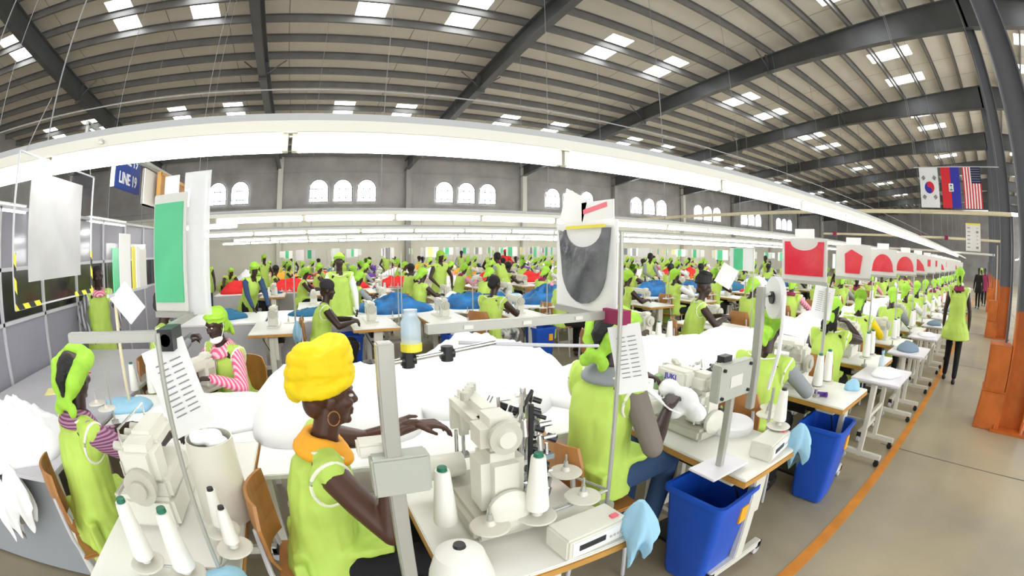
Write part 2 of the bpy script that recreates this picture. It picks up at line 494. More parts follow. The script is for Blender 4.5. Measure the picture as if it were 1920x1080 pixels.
# glazed partition on the left
PXp = -3.3
t = thing('office_partition', (PXp, 5.9, 0), 'lilac panelled office partition with a band of dark glass on the left', 'partition')
NB = 9
for i in range(NB):
    y0 = 1.62 + 0.88*i - 5.9
    MB().box((0, y0+0.44, 0.635), (0.04, 0.84, 1.25)).build('lower_panel', M_lilac, t)
    MB().box((0, y0+0.44, 1.52), (0.02, 0.84, 0.44)).build('dark_pane', M_blackglass, t)
    MB().box((0, y0+0.44, 2.03), (0.03, 0.84, 0.50)).build('upper_panel', M_lilac, t)
b = MB()
for i in range(NB+1): b.box((0.01, 1.62+0.88*i-5.9, 1.16), (0.06, 0.035, 2.32))
for z in (1.28, 1.76, 2.32): b.box((0.01, -5.9+1.62+0.88*NB/2, z), (0.06, 0.88*NB, 0.035))
b.build('frame', M_framew, t)
t = thing('office_partition', (-7.6, 9.55, 0), 'lilac cross partition joining the dark glazed one at its far end', 'partition')
for i in range(8):
    MB().box((-3.9+1.1*i+0.55, 0, 1.16), (1.06, 0.04, 2.28)).build('panel', M_lilac, t)
b = MB()
for i in range(9): b.box((-3.9+1.1*i, -0.01, 1.16), (0.035, 0.06, 2.32))
b.box((0.5, -0.01, 2.32), (8.8, 0.06, 0.035)); b.build('frame', M_framew, t)
# crossing pipes, wire
tag(MB().cyl((12.6, -0.9, 3.06), (13.1, 20.5, 3.06), 0.055, n=10).build('cross_pipe', M_pipe), 'cream pipe crossing the hall just under the three flags', 'pipe')
tag(MB().cyl((18.7, -0.9, 2.72), (18.7, 8, 2.72), 0.045, n=8).build('cross_pipe', M_pipe), 'pale pipe crossing behind the tall white notice board', 'pipe')
tag(MB().cyl((24.0, -0.9, 2.35), (24.0, 6, 2.35), 0.05, n=8).build('cross_pipe', M_trough), 'lowest pale pipe crossing at the far end of the aisle', 'pipe')
tag(MB().cyl((-16, 4.5, 3.43), (40, 4.5, 3.43), 0.008, n=6).build('cable', M_wire), 'thin pale cable strung high over the hall along the lamps', 'cable')
for i, (x, y) in enumerate(((-15.5, 4.5), (39.5, 4.5))):
    tag(MB().cyl((x, y, 3.43), (x, y, roof_z(y)), 0.006, n=5).build('hanger_wire', M_wire), 'thin wire holding the %s end of the high cable' % ('left', 'right')[i], 'wire', 'wires holding the high cable')
# lamp rows
LY = [2.1, 6.9, 11.7, 16.5, 21.3]
rowname = ['nearest', 'second', 'third', 'fourth', 'fifth']
tube_p = None
for r, y in enumerate(LY):
    x0, x1 = (-9.0, 40.0) if r == 0 else (-2.6 - 0.5*r, 44.0) if r else 0
    if r == 1: x0 = -2.5
    z = 2.22
    t = thing('lamp_trough', (x0, y, z), '%s long cream lamp trough over the sewing lines' % rowname[r] if r else 'long cream lamp trough passing closest overhead', 'light fitting', 'long lamp troughs over the sewing lines')
    MB().box(((x1-x0)/2, 0, 0.112), (x1-x0, 0.11, 0.055)).build('housing', M_trough, t)
    MB().box(((x1-x0)/2, 0.01, 0.166), (x1-x0, 0.07, 0.034)).box(((x1-x0)/2, 0.01, 0.145), (x1-x0, 0.03, 0.012)).build('cable_rail', M_troughg, t)
    for xx in ([6.5, 7.35] if r == 0 else []) + [0.6+3.0*k for k in range(int((x1-x0)/3.0)) if r or 0.6+3.0*k > 19]:
        MB().cyl((xx, 0.02, 0.18), (xx, 0.02, roof_z(y)-2.22), 0.006, n=5).build('hanger', M_wire, t)
    n = min(26, int((x1-x0)/1.45))
    # fixture joints chosen so that one falls just left of the middle of the picture
    off = (-0.12 + 0.0 - x0) % 1.45
    for k in range(n):
        cx = x0 + off + 1.45*k + 0.725
        if tube_p is None:
            tp = thing('lamp_tube', (0, 0, 0), 'x', 'lamp', 'x')
            MB().cyl((-0.685, 0, 0.012), (0.685, 0, 0.012), 0.034, n=12).build('glass_tube', M_tube, tp, smooth=True)
            for s in (-1, 1): MB().box((s*0.70, 0, 0.025), (0.03, 0.05, 0.085)).build('end_cap', M_trough, tp)
            MB().box((0, 0, 0.064), (1.38, 0.10, 0.014)).build('reflector', M_white, tp)
            tube_p = Kind(tp)
        tube_p.put((cx, y, z+0.015), 0, 'lit lamp tube, %s from the left in the %s trough' % (ORD[k], rowname[r]), 'lamp tubes in the %s trough' % rowname[r])
for i, (x, y, z, rz) in enumerate(((-3.36, 3.25, 2.3, PI/2), (-3.36, 6.35, 2.3, PI/2), (-2.2, 8.6, 2.27, 0), (-5.2, 12.2, 2.25, 0), (-7.5, 14.0, 2.25, 0))):
    tube_p.put((x, y, z), rz, ['lit lamp tube over the left end of the glazed partition', 'lit lamp tube over the middle of the glazed partition', 'lone lit lamp tube past the far end of the glazed partition', 'lone lit lamp tube behind the cross partition', 'farthest lone lit lamp tube on the left'][i], 'tubes over the partitions')
    tag(MB().cyl((x, y, z+.06), (x, y, roof_z(y)), .005, n=5).build('hanger_wire', M_wire), 'wire holding a lone lamp tube, %s from the camera side' % ORD[i], 'wire', 'wires of the lone lamp tubes')
# other hall beyond the columns
for r in range(3):
    y = -3.2 - 3.0*r
    t = thing('lamp_trough', (16, y, 2.5), 'lamp trough in the hall beyond the columns, %s from the aisle' % ORD[r], 'light fitting', 'lamp troughs beyond the columns')
    MB().box((12, 0, 0.1), (24, 0.12, 0.08)).build('housing', M_trough, t)
    MB().cyl((0, 0, 0.02), (24, 0, 0.02), 0.03, n=8).build('glass_tube', M_tube, t)
    for k in range(6): MB().cyl((1+4*k, 0, 0.14), (1+4*k, 0, roof_z(y)-2.5), 0.006, n=5).build('hanger', M_wire, t)
# ================================================================ people
def ik(a, b, l1, l2, pole):
    a, b = Vector(a), Vector(b); d = b-a; L = min(d.length, (l1+l2)*0.995)
    dn = d.normalized(); b = a + dn*L
    x = (l1*l1 - l2*l2 + L*L)/(2*L); h = math.sqrt(max(l1*l1-x*x, 0))
    p = Vector(pole); p = (p - dn*p.dot(dn)).normalized()
    return a + dn*x + p*h, b
def head_shape(b, M, hi):
    e = lambda c, r: b.ell(c, r, 16 if hi else 10, M)
    e((-.012, 0, .03), (.095, .076, .082)); e((.028, 0, -.03), (.060, .059, .082)); e((.036, 0, -.088), (.042, .040, .026))
    e((-.05, 0, -.03), (.045, .05, .06))
    if hi:
        b.cap((.084, 0, .012), (.103, 0, -.022), .0085, .0125, 8, M)
        for s in (-1, 1):
            e((.095, s*.012, -.026), (.010, .009, .008)); e((.062, s*.034, -.022), (.026, .024, .022))
            b.cap((.083, s*.012, .026), (.072, s*.045, .022), .009, .008, 8, M)
            e((-.005, s*.078, -.012), (.016, .009, .031)); e((.004, s*.080, -.004), (.010, .010, .018))
        b.cap((.086, -.016, -.052), (.086, .016, -.052), .009, .009, 8, M); b.cap((.084, -.014, -.066), (.084, .014, -.066), .0095, .0095, 8, M)
        e((.070, 0, -.096), (.020, .022, .016))
def hand_shape(b, w, d, n, side, hi, curl=1.0):
    """w wrist, d finger direction, n palm normal, side: +1 when the thumb lies towards +s"""
    d = Vector(d).normalized(); n = Vector(n); n = (n - d*n.dot(d)).normalized(); s = d.cross(n)
    w = Vector(w)
    if not hi:
        b.cap(w, w+d*.075, .024, .027, 8); b.cap(w+d*.075, w+d*.15+n*.03, .022, .012, 8)
        b.cap(w+d*.03, w+d*.08+s*side*.045+n*.01, .012, .010, 6); return
    L = (.036, .042, .039, .030)
    for i in range(4):
        o = (i-1.5)*.0215
        root = w + d*(.088 - .004*abs(i-1)) - s*side*o
        b.cap(w + d*.01 - s*side*o*.6, root, .0145, .0115, 8)
        a1 = R(18+6*i)*curl; a2 = R(52+6*i)*curl; a3 = R(80+5*i)*curl
        p1 = root + (d*math.cos(a1)+n*math.sin(a1))*L[i]
        p2 = p1 + (d*math.cos(a2)+n*math.sin(a2))*L[i]*.72
        p3 = p2 + (d*math.cos(a3)+n*math.sin(a3))*L[i]*.55
        b.cap(root, p1, .0098, .0090, 8); b.cap(p1, p2, .0088, .0080, 8); b.cap(p2, p3, .0078, .0066, 8)
    t0 = w + d*.018 + s*side*.022; t1 = w + d*.055 + s*side*.050 + n*.012; t2 = t1 + d*.032 + s*side*.008 + n*.014
    b.cap(t0, t1, .0135, .0115, 8); b.cap(t1, t2, .0108, .0088, 8)
def spine_pts(P, N, k=5):
    P, N = Vector(P), Vector(N); mid = (P+N)/2 + Vector((-.025, 0, 0))
    return [P*(1-t)**2 + mid*2*t*(1-t) + N*t*t for t in [i/(k-1) for i in range(k)]]
def oval_loft(b, pts, rx, ry, n=20, fwd=(1, 0, 0)):
    rings = []
    for k, p in enumerate(pts):
        d = (pts[min(k+1, len(pts)-1)] - pts[max(k-1, 0)]).normalized()
        y = Vector((0, 1, 0)); f = Vector(fwd)
        x = (y.cross(d)).normalized()
        rings.append([p + x*rx[k]*math.cos(2*PI*i/n) + y*ry[k]*math.sin(2*PI*i/n) for i in range(n)])
    b.ring_loft(rings)
def skeleton(pose):
    k = dict(pose='sit', lean=.16, P=(0, 0, .60), hl=(.46, .16, .86), hr=(.46, -.14, .86), hy=0, hp=.25, pole_l=(-.2, .9, -.7), pole_r=(-.2, -.9, -.7), seat=.5)
    k.update(pose)
    P = Vector(k['P']) if k['pose'] == 'sit' else Vector((0, 0, .92)) if k['pose'] != 'bend' else Vector((0, 0, .90))
    ln = k['lean']
    N = P + Vector((math.sin(ln), 0, math.cos(ln)))*.50
    k['Pv'], k['N'] = P, N
    hd = Vector((math.sin(ln*.7+.12), 0, math.cos(ln*.7+.12)))
    k['H'] = N + hd*.172
    k['HM'] = Matrix.Translation(k['H']) @ Matrix.Rotation(k['hy'], 4, 'Z') @ Matrix.Rotation(k['hp'], 4, 'Y')
    up = (N-P).normalized(); fx = Vector((0, 1, 0)).cross(up)
    k['SL'] = N - up*.055 + Vector((0, .168, 0)); k['SR'] = N - up*.055 + Vector((0, -.168, 0))
    k['EL'], k['WL'] = ik(k['SL'], k['hl'], .285, .25, k['pole_l'])
    k['ER'], k['WR'] = ik(k['SR'], k['hr'], .285, .25, k['pole_r'])
    k['up'], k['fx'] = up, fx
    if k['pose'] == 'sit':
        z = P.z - .05
        k['legs'] = [[P+Vector((.02, s*.09, -.03)), Vector((P.x+.43, s*.13, z+.0)), Vector((P.x+.36+.06*s, s*.13, .09))] for s in (1, -1)]
    elif k['pose'] == 'walk':
        k['legs'] = [[P+Vector((0, s*.09, 0)), Vector((.07*s+.03, s*.095, .49)), Vector((.13*s-.03, s*.10, .08))] for s in (1, -1)]
    else:
        k['legs'] = [[P+Vector((0, s*.09, 0)), Vector((.02, s*.10, .48)), Vector((0, s*.11, .08))] for s in (1, -1)]
    return k
def body_mesh(k, hi):
    b = MB(); P, N = k['Pv'], k['N']; n = 14 if hi else 8
    oval_loft(b, spine_pts(P-k['up']*.08, N), [.10, .115, .10, .105, .06], [.145, .155, .13, .155, .075], n+4)
    b.cap(N-k['up']*.03, k['H']+Vector((0, 0, -.05)), .052, .048, n)
    head_shape(b, k['HM'], hi)
    for S, E, W, H, sd in ((k['SL'], k['EL'], k['WL'], k['hl'], -1), (k['SR'], k['ER'], k['WR'], k['hr'], 1)):
        b.cap(N-k['up']*.06, S, .06, .054, n)
        b.cap(S, S*.5+E*.5, .056, .051, n); b.cap(S*.5+E*.5, E, .051, .041, n)
        b.cap(E, E*.6+W*.4, .041, .040, n); b.cap(E*.6+W*.4, W, .039, .025, n)
        fd = (W-E).normalized()
        nn = Vector((0, 0, -1)) if abs(fd.z) < .75 else Vector((1, 0, 0))
        if k['pose'] != 'sit' and fd.z < -.7: nn = Vector((0, -1 if S.y > 0 else 1, 0))
        fd2 = (fd + nn*.25).normalized() if k['pose'] == 'sit' else fd
        hand_shape(b, W, fd2, nn, (1 if (Vector((0, sd, 0)).dot(fd2.cross(nn)) > 0) else -1) if k['pose'] == 'sit' else 1, hi, k.get('curl', 1.0))
    for hip, knee, ank in k['legs']:
        b.cap(hip, knee, .078, .052, n); b.cap(knee, knee*.6+ank*.4, .053, .050, n); b.cap(knee*.6+ank*.4, ank, .048, .032, n)
        b.cap(ank+Vector((-.02, 0, -.035)), ank+Vector((.14, 0, -.05)), .036, .026, n)
    return b
def vest_mesh(k, wide=1.0):
    b = MB(); P, N, up, fx = k['Pv'], k['N'], k['up'], k['fx']
    sit = k['pose'] == 'sit'
    p0 = P-up*(.10 if sit else .26)
    oval_loft(b, spine_pts(p0, N-up*.02, 7), [(.165 if sit else .19)*wide, (.155 if sit else .175)*wide, .140 if sit else .155, .134, .136, .120, .062], [(.20 if sit else .225)*wide, (.185 if sit else .21)*wide, .167 if sit else .19, .163, .174, .165, .085], 24)
    for S in (k['SL'], k['SR']):
        b.cap(N-up*.045, S+(S-N)*.06+up*.012, .062, .055, 12)
        b.ell(S-up*.03, (.080, .04, .092), 12)
    if sit: # apron flap over the lap and the tail behind
        b.box(P+Vector((.14, 0, .065)), (.22, .34, .035)); b.box(P+Vector((-.125, 0, -.10)), (.045, .38, .34))
    return b
def wrinkle(o, amp, fr, zs=1.0):
    me = o.data; nn = [v.normal.copy() for v in me.vertices]
    for v, n in zip(me.vertices, nn):
        c = v.co
        f = noise.noise(Vector((c.x*fr, c.y*fr, c.z*fr*zs))) + .5*noise.noise(Vector((c.x*fr*2.3+5, c.y*fr*2.3, c.z*fr*zs*2)))
        v.co = c + n*(amp*f)
    me.update()
def ringtrim(k, m, par, vest):
    from mathutils.bvhtree import BVHTree
    bv = BVHTree.FromPolygons([v.co.copy() for v in vest.data.vertices], [tuple(p.vertices) for p in vest.data.polygons])
    b = MB()
    def snap(c, dirs, n):
        out = []
        for d in dirs:
            h = bv.find_nearest(c + d*n)
            out.append(h[0] if h[0] else c + d*.08)
        for _ in range(3): out = [(out[i-1]+out[i]*2+out[(i+1) % len(out)])/4 for i in range(len(out))]
        return [p + d*.004 for p, d in zip(out, dirs)]
    for S, E in ((k['SL'], k['EL']), (k['SR'], k['ER'])):
        y = Vector((0, 1 if S.y > 0 else -1, 0)); d = (y*.9 + (E-S).normalized()*.45).normalized()
        u = (k['fx'] - d*k['fx'].dot(d)).normalized(); v = d.cross(u)
        c = S - k['up']*.035 + y*.026
        b.tube(snap(c, [u*math.cos(a) + v*math.sin(a) for a in [2*PI*i/24 for i in range(24)]], .10), .0075, 6, closed=True)
    u, v = k['fx'], Vector((0, 1, 0)); c = k['N'] - k['up']*.035
    dirs = [(u*math.cos(a) + v*math.sin(a) + k['up']*(.25-.35*max(0, math.cos(a)))).normalized() for a in [2*PI*i/28 for i in range(28)]]
    b.tube(snap(c, dirs, .13), .0065, 6, closed=True)
    return b.build('trim', m, par, smooth=True)
def headwear(kind, k, par, hi, vox):
    M = k['HM']; b = MB(); e = lambda c, r, rot=None: b.ell(c, r, 16, M, rot)
    tilt = Matrix.Rotation(R(-18), 4, 'Y')
    if kind in ('scarf', 'striped_band', 'visor'):
        e((-.026, 0, .045), (.108, .090, .088), tilt); e((-.055, 0, -.015), (.068, .072, .085))
        b.tube([M @ Vector((.092*math.cos(a)-.014, .087*math.sin(a), .052+.032*math.cos(a))) for a in [2*PI*i/24 for i in range(24)]], .013, 8, closed=True)
        if kind == 'scarf':
            e((-.115, .012, -.05), (.026, .032, .026)); e((-.125, .02, -.105), (.016, .03, .06)); e((-.118, -.03, -.09), (.014, .025, .055))
        if kind == 'visor': e((.10, 0, .055), (.06, .075, .008))
        m = M_scarfg
        nm = 'headscarf'
    elif kind == 'open_scarf':
        for s in (-1, 1):
            b.tube([M @ Vector(p) for p in ((.085, s*.03, .085), (.03, s*.078, .075), (-.04, s*.080, .03), (-.085, s*.052, -.05), (-.10, s*.02, -.105))], [.024, .042, .05, .042, .022], 12)
        e((.02, 0, .10), (.085, .07, .034)); e((-.11, .0, -.12), (.03, .055, .032)); e((-.10, .05, -.145), (.02, .035, .03)); e((-.10, -.045, -.15), (.02, .03, .035))
        m = M_scarfg; nm = 'headscarf'
    elif kind == 'turban':
        e((-.03, 0, .10), (.125, .108, .075), tilt)
        for i in range(6):
            a0 = i*2.1; rr = .108 - .004*i; z = .060+.016*i
            ph = Matrix.Rotation(R(-16+15*math.sin(a0)), 4, 'Y') @ Matrix.Rotation(R(16*math.cos(a0*1.3)), 4, 'X')
            b.tube([M @ (Matrix.Translation((-.03, 0, z)) @ ph @ Vector((rr*math.cos(a), rr*.87*math.sin(a), 0))) for a in [2*PI*j/24 for j in range(24)]], .026 if i < 4 else .03, 10, closed=True)
        e((.02, .02, .155), (.075, .06, .035)); e((-.07, -.02, .150), (.06, .06, .035)); e((-.12, 0, .02), (.035, .06, .05))
        m = M_yellow; nm = 'turban'
    elif kind == 'black_turban':
        e((-.03, 0, .10), (.115, .098, .085), tilt); e((-.02, 0, .17), (.10, .09, .035))
        b.tube([M @ Vector((.10*math.cos(a)-.02, .09*math.sin(a), .065+.03*math.cos(a))) for a in [2*PI*i/20 for i in range(20)]], .02, 8, closed=True)
        m = M_hair; nm = 'turban'
    elif kind == 'beanie':
        e((-.015, 0, .062), (.104, .090, .082)); b.cyl(M @ Vector((-.012, 0, .028)), M @ Vector((-.014, 0, .075)), .098, .095, 20)
        m = mat('beanie', (.035, .03, .04), .9, bump=.4, bscale=40); nm = 'knitted_hat'
    elif kind == 'afro':
        e((-.025, 0, .045), (.112, .10, .10)); m = M_hair; nm = 'hair'
    elif kind == 'hair':
        e((-.025, 0, .04), (.098, .083, .085)); e((-.06, 0, -.02), (.055, .068, .06)); m = M_hair; nm = 'hair'
    o = fl(nm, b, max(vox, .0065), m, par, 2)
    if hi and nm in ('headscarf', 'turban'): wrinkle(o, .005, 26)
    return o
def add_under(kind, k, par, vox):
    """hair seen at the nape or under the cloth"""
    M = k['HM']; b = MB()
    if kind == 'braids':
        for i in range(9):
            y = -.06+.015*i
            b.tube([M @ Vector((-.07, y, .03)), M @ Vector((-.115, y*1.1, -.05)), M @ Vector((-.12+.01*(i % 3), y*1.3, -.14)), M @ Vector((-.10+.015*(i % 2), y*1.4, -.21-.02*(i % 3)))], [.018, .016, .014, .007], 8)
    else:
        b.ell((-.03, 0, .02), (.092, .075, .08), 14, M); b.tube([M @ Vector(p) for p in ((-.08, 0, .05), (-.12, .0, -.03), (-.115, -.01, -.12))], [.035, .032, .018], 10)
    return fl('hair', b, max(.007, vox), M_hair, par, 2)
def sleeves(k, m, par, vox, frac=1.0):
    for S, E, W in ((k['SL'], k['EL'], k['WL']), (k['SR'], k['ER'], k['WR'])):
        b = MB()
        b.cap(S, E, .060, .052, 12)
        if frac > .5: b.cap(E, E+(W-E)*(frac), .052, .036, 12)
        fl('sleeve', b, max(vox, .008), m, par, 2)
def trousers(k, m, par, vox, full=1.0, skirt=False):
    b = MB()
    for hip, knee, ank in k['legs']:
        b.cap(hip, knee, .092, .066, 12); b.cap(knee, knee+(ank-knee)*.92*full, .066, .050, 12)
    oval_loft(b, [k['Pv']-k['up']*.09, k['Pv'], k['Pv']+k['up']*.09], [.12, .125, .11], [.165, .165, .145], 16)
    if skirt:
        L = k['legs']; kn = (L[0][1]+L[1][1])/2; an = (L[0][2]+L[1][2])/2
        b.ell((kn+k['Pv'])/2, ((kn-k['Pv']).length*.55+.06, .2, .11), 14); b.cyl(kn+Vector((-.05, 0, 0)), an+Vector((-.02, 0, .12)), .19, .2, 16)
    return fl('skirt' if skirt else 'trousers', b, max(vox, .011), m, par, 3)
def shoes(k, m, par):
    for hip, knee, ank in k['legs']:
        fl('shoe', MB().cap(ank+Vector((-.03, 0, -.045)), ank+Vector((.15, 0, -.052)), .044, .034, 10), .012, m, par, 2)
def person(name_label, loc, rz, pose, head='scarf', skin=None, vest=True, sleeve=None, collar=None, legs=None, skirt=False, under=None, hi=False, eyes=False, vox=None, extra=None, sfrac=1.0, group=None, category='person', vestm=None, wide=1.0):
    vox = vox or (.0058 if hi else .014)
    k = skeleton(pose)
    t = thing('person', (0, 0, 0), name_label, category, group)
    fl('body', body_mesh(k, hi), vox, skin or M_skin, t, 3 if hi else 2)
    if vest:
        vo = fl('vest', vest_mesh(k, wide), .0105 if hi else .017, vestm or M_vest, t, 4)
        wrinkle(vo, .011 if hi else .008, 13, .35)
        if hi or vox < .012: ringtrim(k, M_trim, t, vo)
    for h in (head if isinstance(head, tuple) else (head,)):
        if h: headwear(h, k, t, hi, vox)
    if under: add_under(under, k, t, vox)
    if sleeve: sleeves(k, sleeve, t, vox, sfrac)
    if collar:
        b = MB(); u, v = k['fx'], Vector((0, 1, 0)); c = k['N']
        for j, (rr, dz, th) in enumerate(((.098, -.034, .020), (.082, -.010, .020), (.066, .014, .018))):
            b.tube([c + u*rr*math.cos(a) + v*(rr+.012)*math.sin(a) + k['up']*(dz-.03*max(0, math.cos(a))) for a in [2*PI*i/20 for i in range(20)]], th, 8, closed=True)
        fl('collar', b, max(vox, .008), collar, t, 2)
    trousers(k, legs or M_blackcloth, t, vox, 1.0, skirt)
    if hi or vox < .012 or pose.get('pose', 'sit') != 'sit': shoes(k, M_black, t)
    if eyes:
        for s in (-1, 1):
            eo = MB().ell((.0785, s*.031, .003), (.0098, .0105, .0060), 10, k['HM']).build('eye', M_eye, t, smooth=True)
            MB().ell((.0860, s*.031, .003), (.0035, .0050, .0050), 8, k['HM']).build('pupil', M_black, eo, smooth=True)
    if extra: extra(k, t)
    t.location = loc; t.rotation_euler = (0, 0, rz)
    KIDS[t.name] = list(t.children)
    return t
def mask_under_chin(k, t):
    b = MB(); b.ell((.045, 0, -.105), (.062, .062, .032), 14, k['HM'])
    fl('face_mask', b, .007, M_whitec, t, 2)
    for q in (1, -1): MB().tube([k['HM'] @ Vector(p) for p in ((.03, q*.062, -.09), (-.0, q*.085, -.03), (-.01, q*.086, .01))], .003, 6).build('mask_strap', M_whitec, t)
def earrings(k, t):
    for s in (-1, 1):
        MB().tube([k['HM'] @ Vector((.004+.021*math.cos(a), s*.086, -.062+.026*math.sin(a))) for a in [2*PI*i/20 for i in range(20)]], .0022, 6, closed=True).build('earring', M_ply, t)
# ================================================================ furniture and machines
def make_table(w=.62, l=1.06, top=M_white, edge=M_wood, detail=True, h=.76, wheels=True):
    """long side along y, centre at the origin"""
    t = thing('sewing_table', (0, 0, 0), 'x', 'table')
    MB().box((0, 0, h-.008), (w, l, .016)).build('tabletop', top, t, bevel=.004)
    MB().box((0, 0, h-.030), (w+.006, l+.006, .036)).build('edge_band', edge, t, bevel=.005)
    for s in (-1, 1):
        y = s*(l/2-.09)
        b = MB().box((0, y, .40), (.075, .045, .68)).box((0, y, .715), (w*.8, .05, .03)).box((0, y, .09), (w*.88, .05, .05))
        b.box((.06, y, .55), (.05, .03, .3), 0)
        lg = b.build('leg', M_legc, t, bevel=.006)
        if detail:
            for q in (-1, 1):
                x = q*w*.42
                c = MB().cyl((x, y-.016, .035), (x, y+.016, .035), .034, n=12).build('castor', M_clear if False else M_framew, lg)
                MB().box((x, y, .08), (.04, .05, .05)).build('castor_fork', M_black, lg)
    if not detail:
        for s in (-1, 1):
            for q in (-1, 1): MB().box((q*w*.42, s*(l/2-.09), .033), (.04, .04, .066)).build('foot', M_black, t)
    if detail:
        MB().box((.02, 0, .12), (.035, l-.2, .03)).build('stretcher', M_legc, t); MB().box((.02, 0, .60), (.03, l-.2, .03)).build('stretcher', M_legc, t)
        MB().box((-.06, -.02, .11), (.30, .40, .02)).build('treadle', M_black, t, bevel=.005)
        MB().box((.06, .1, .62), (.16, .28, .16)).cyl((.06, -.12, .62), (.06, .0, .62), .07, n=14).build('motor', M_black, t)
        MB().box((-.18, -.30, .695), (.10, .16, .05)).build('switch_box', M_legc, t, bevel=.005)
        MB().tube([(.06, -.1, .6), (.0, -.25, .42), (-.05, -.33, .5), (-.15, -.32, .69)], .006, 6).build('cable', M_black, t)
    return t
def make_side_table():
    t = thing('side_table', (0, 0, 0), 'x', 'table')
    MB().box((0, 0, .748), (.62, .50, .022)).build('tabletop', M_lilact, t, bevel=.004)
    for s in (-1, 1):
        x = s*.24
        lg = MB().box((x, 0.02, .40), (.04, .05, .68)).box((x, 0, .09), (.045, .44, .045)).box((x, 0, .725), (.045, .40, .025)).build('leg', M_legc, t, bevel=.005)
        for q in (-1, 1): MB().cyl((x-.014, q*.19, .032), (x+.014, q*.19, .032), .03, n=12).box((x, q*.19, .075), (.04, .04, .05)).build('castor', M_black if q < 0 else M_framew, lg)
    MB().box((0, .02, .42), (.46, .03, .04)).build('stretcher', M_legc, t)
    return t
def make_chair():
    t = thing('work_chair', (0, 0, 0), 'x', 'chair')
    MB().box((0, 0, .515), (.38, .38, .022)).build('seat', M_ply, t, bevel=.008)
    b = MB(); W = .19; rings = []
    for z, yy, x in ((.62, .15, -.20), (.70, .19, -.215), (.84, .19, -.225), (.92, .15, -.225)):
        rings.append((z, yy, x))
    for i in range(len(rings)-1):
        (z0, a0, x0), (z1, a1, x1) = rings[i], rings[i+1]
        for j in range(8):
            u0 = -1+2*j/8; u1 = -1+2*(j+1)/8
            f = lambda u, a, x, z: (x+.05*u*u, a*u, z)
            p = [f(u0, a0, x0, z0), f(u1, a0, x0, z0), f(u1, a1, x1, z1), f(u0, a1, x1, z1)]
            q = [(a-.014, c, d) for a, c, d in p]
            b.add(p+q, [(0, 1, 2, 3), (7, 6, 5, 4), (0, 4, 5, 1), (1, 5, 6, 2), (2, 6, 7, 3), (3, 7, 4, 0)])
    b.build('backrest', M_ply, t)
    for s in (-1, 1):
        MB().tube([(.17, s*.17, .01), (.14, s*.16, .50), (-.12, s*.165, .50)], .012, 8).build('leg', M_framew, t)
        MB().tube([(-.22, s*.17, .01), (-.17, s*.165, .45), (-.20, s*.165, .62), (-.205, s*.15, .82)], .012, 8).build('leg', M_framew, t)
    return t
def make_lockstitch(hi=True):
    """arm along y: head at +y, hand wheel at -y"""
    t = thing('sewing_machine', (0, 0, 0), 'x', 'sewing machine')
    MB().box((0, 0, .012), (.18, .48, .024)).build('bed', M_mach, t, bevel=.004)
    b = MB()
    b.box((0, -.175, .13), (.135, .12, .22)); b.box((0, -.02, .215), (.105, .33, .10)); b.box((0, .185, .165), (.10, .085, .20))
    b.build('arm', M_mach, t, bevel=.02)
    MB().cyl((0, -.235, .185), (0, -.262, .185), .062, .058, 20).cyl((0, -.262, .185), (0, -.275, .185), .03, .03, 16).build('handwheel', M_mach2, t, smooth=True)
    MB().cyl((-.005, .185, .03), (-.005, .185, .08), .006, n=8).build('needle_bar', M_chrome, t); MB().cyl((-.048, .16, .20), (-.062, .16, .20), .018, n=12).build('tension_dial', M_chrome, t)
    MB().box((-.0, -.175, .262), (.10, .09, .045)).build('top_cover', M_mach, t, bevel=.015)
    MB().tube([(.03, .10, .26), (.03, .10, .33), (.03, .16, .33)], .004, 6).build('thread_guide', M_chrome, t)
    if hi: MB().box((-.069, -.17, .15), (.004, .07, .05)).build('dial_panel', M_mach2, t)
    return t
def make_overlock():
    t = thing('overlock_machine', (0, 0, 0), 'x', 'sewing machine')
    MB().box((0, 0, .055), (.22, .30, .11)).box((.03, .0, .13), (.16, .26, .08)).build('base', M_mach, t, bevel=.015)
    b = MB().box((.02, -.09, .21), (.14, .13, .14)).box((.02, .03, .255), (.12, .22, .075)); b.build('upper_arm', M_mach, t, bevel=.025)
    MB().box((-.115, -.02, .07), (.012, .24, .09)).build('front_cover', M_mach, t, bevel=.006)
    MB().cyl((.02, -.155, .16), (.02, -.185, .16), .058, n=20).cyl((.02, -.185, .16), (.02, -.20, .16), .03, n=14).build('handwheel', M_mach2, t, smooth=True)
    for i in range(4): MB().cyl((-.035, -.10+.055*i, .255), (-.075, -.10+.055*i, .262), .017, .014, 12).build('tension_dial', M_mach2, t)
    MB().cyl((-.02, .11, .12), (-.02, .11, .24), .007, n=8).box((-.03, .115, .125), (.06, .05, .008)).build('needle_bar', M_chrome, t); MB().box((-.07, .04, .145), (.06, .10, .006)).build('throat_plate', M_chrome, t)
    MB().tube([(-.02, -.14, .28), (-.02, -.14, .33), (-.02, .10, .33), (-.02, .10, .29)], .004, 6).build('thread_guide', M_chrome, t)
    MB().box((-.05, -.09, .20), (.006, .09, .05)).build('maker_plate', M_mach2, t)
    return t
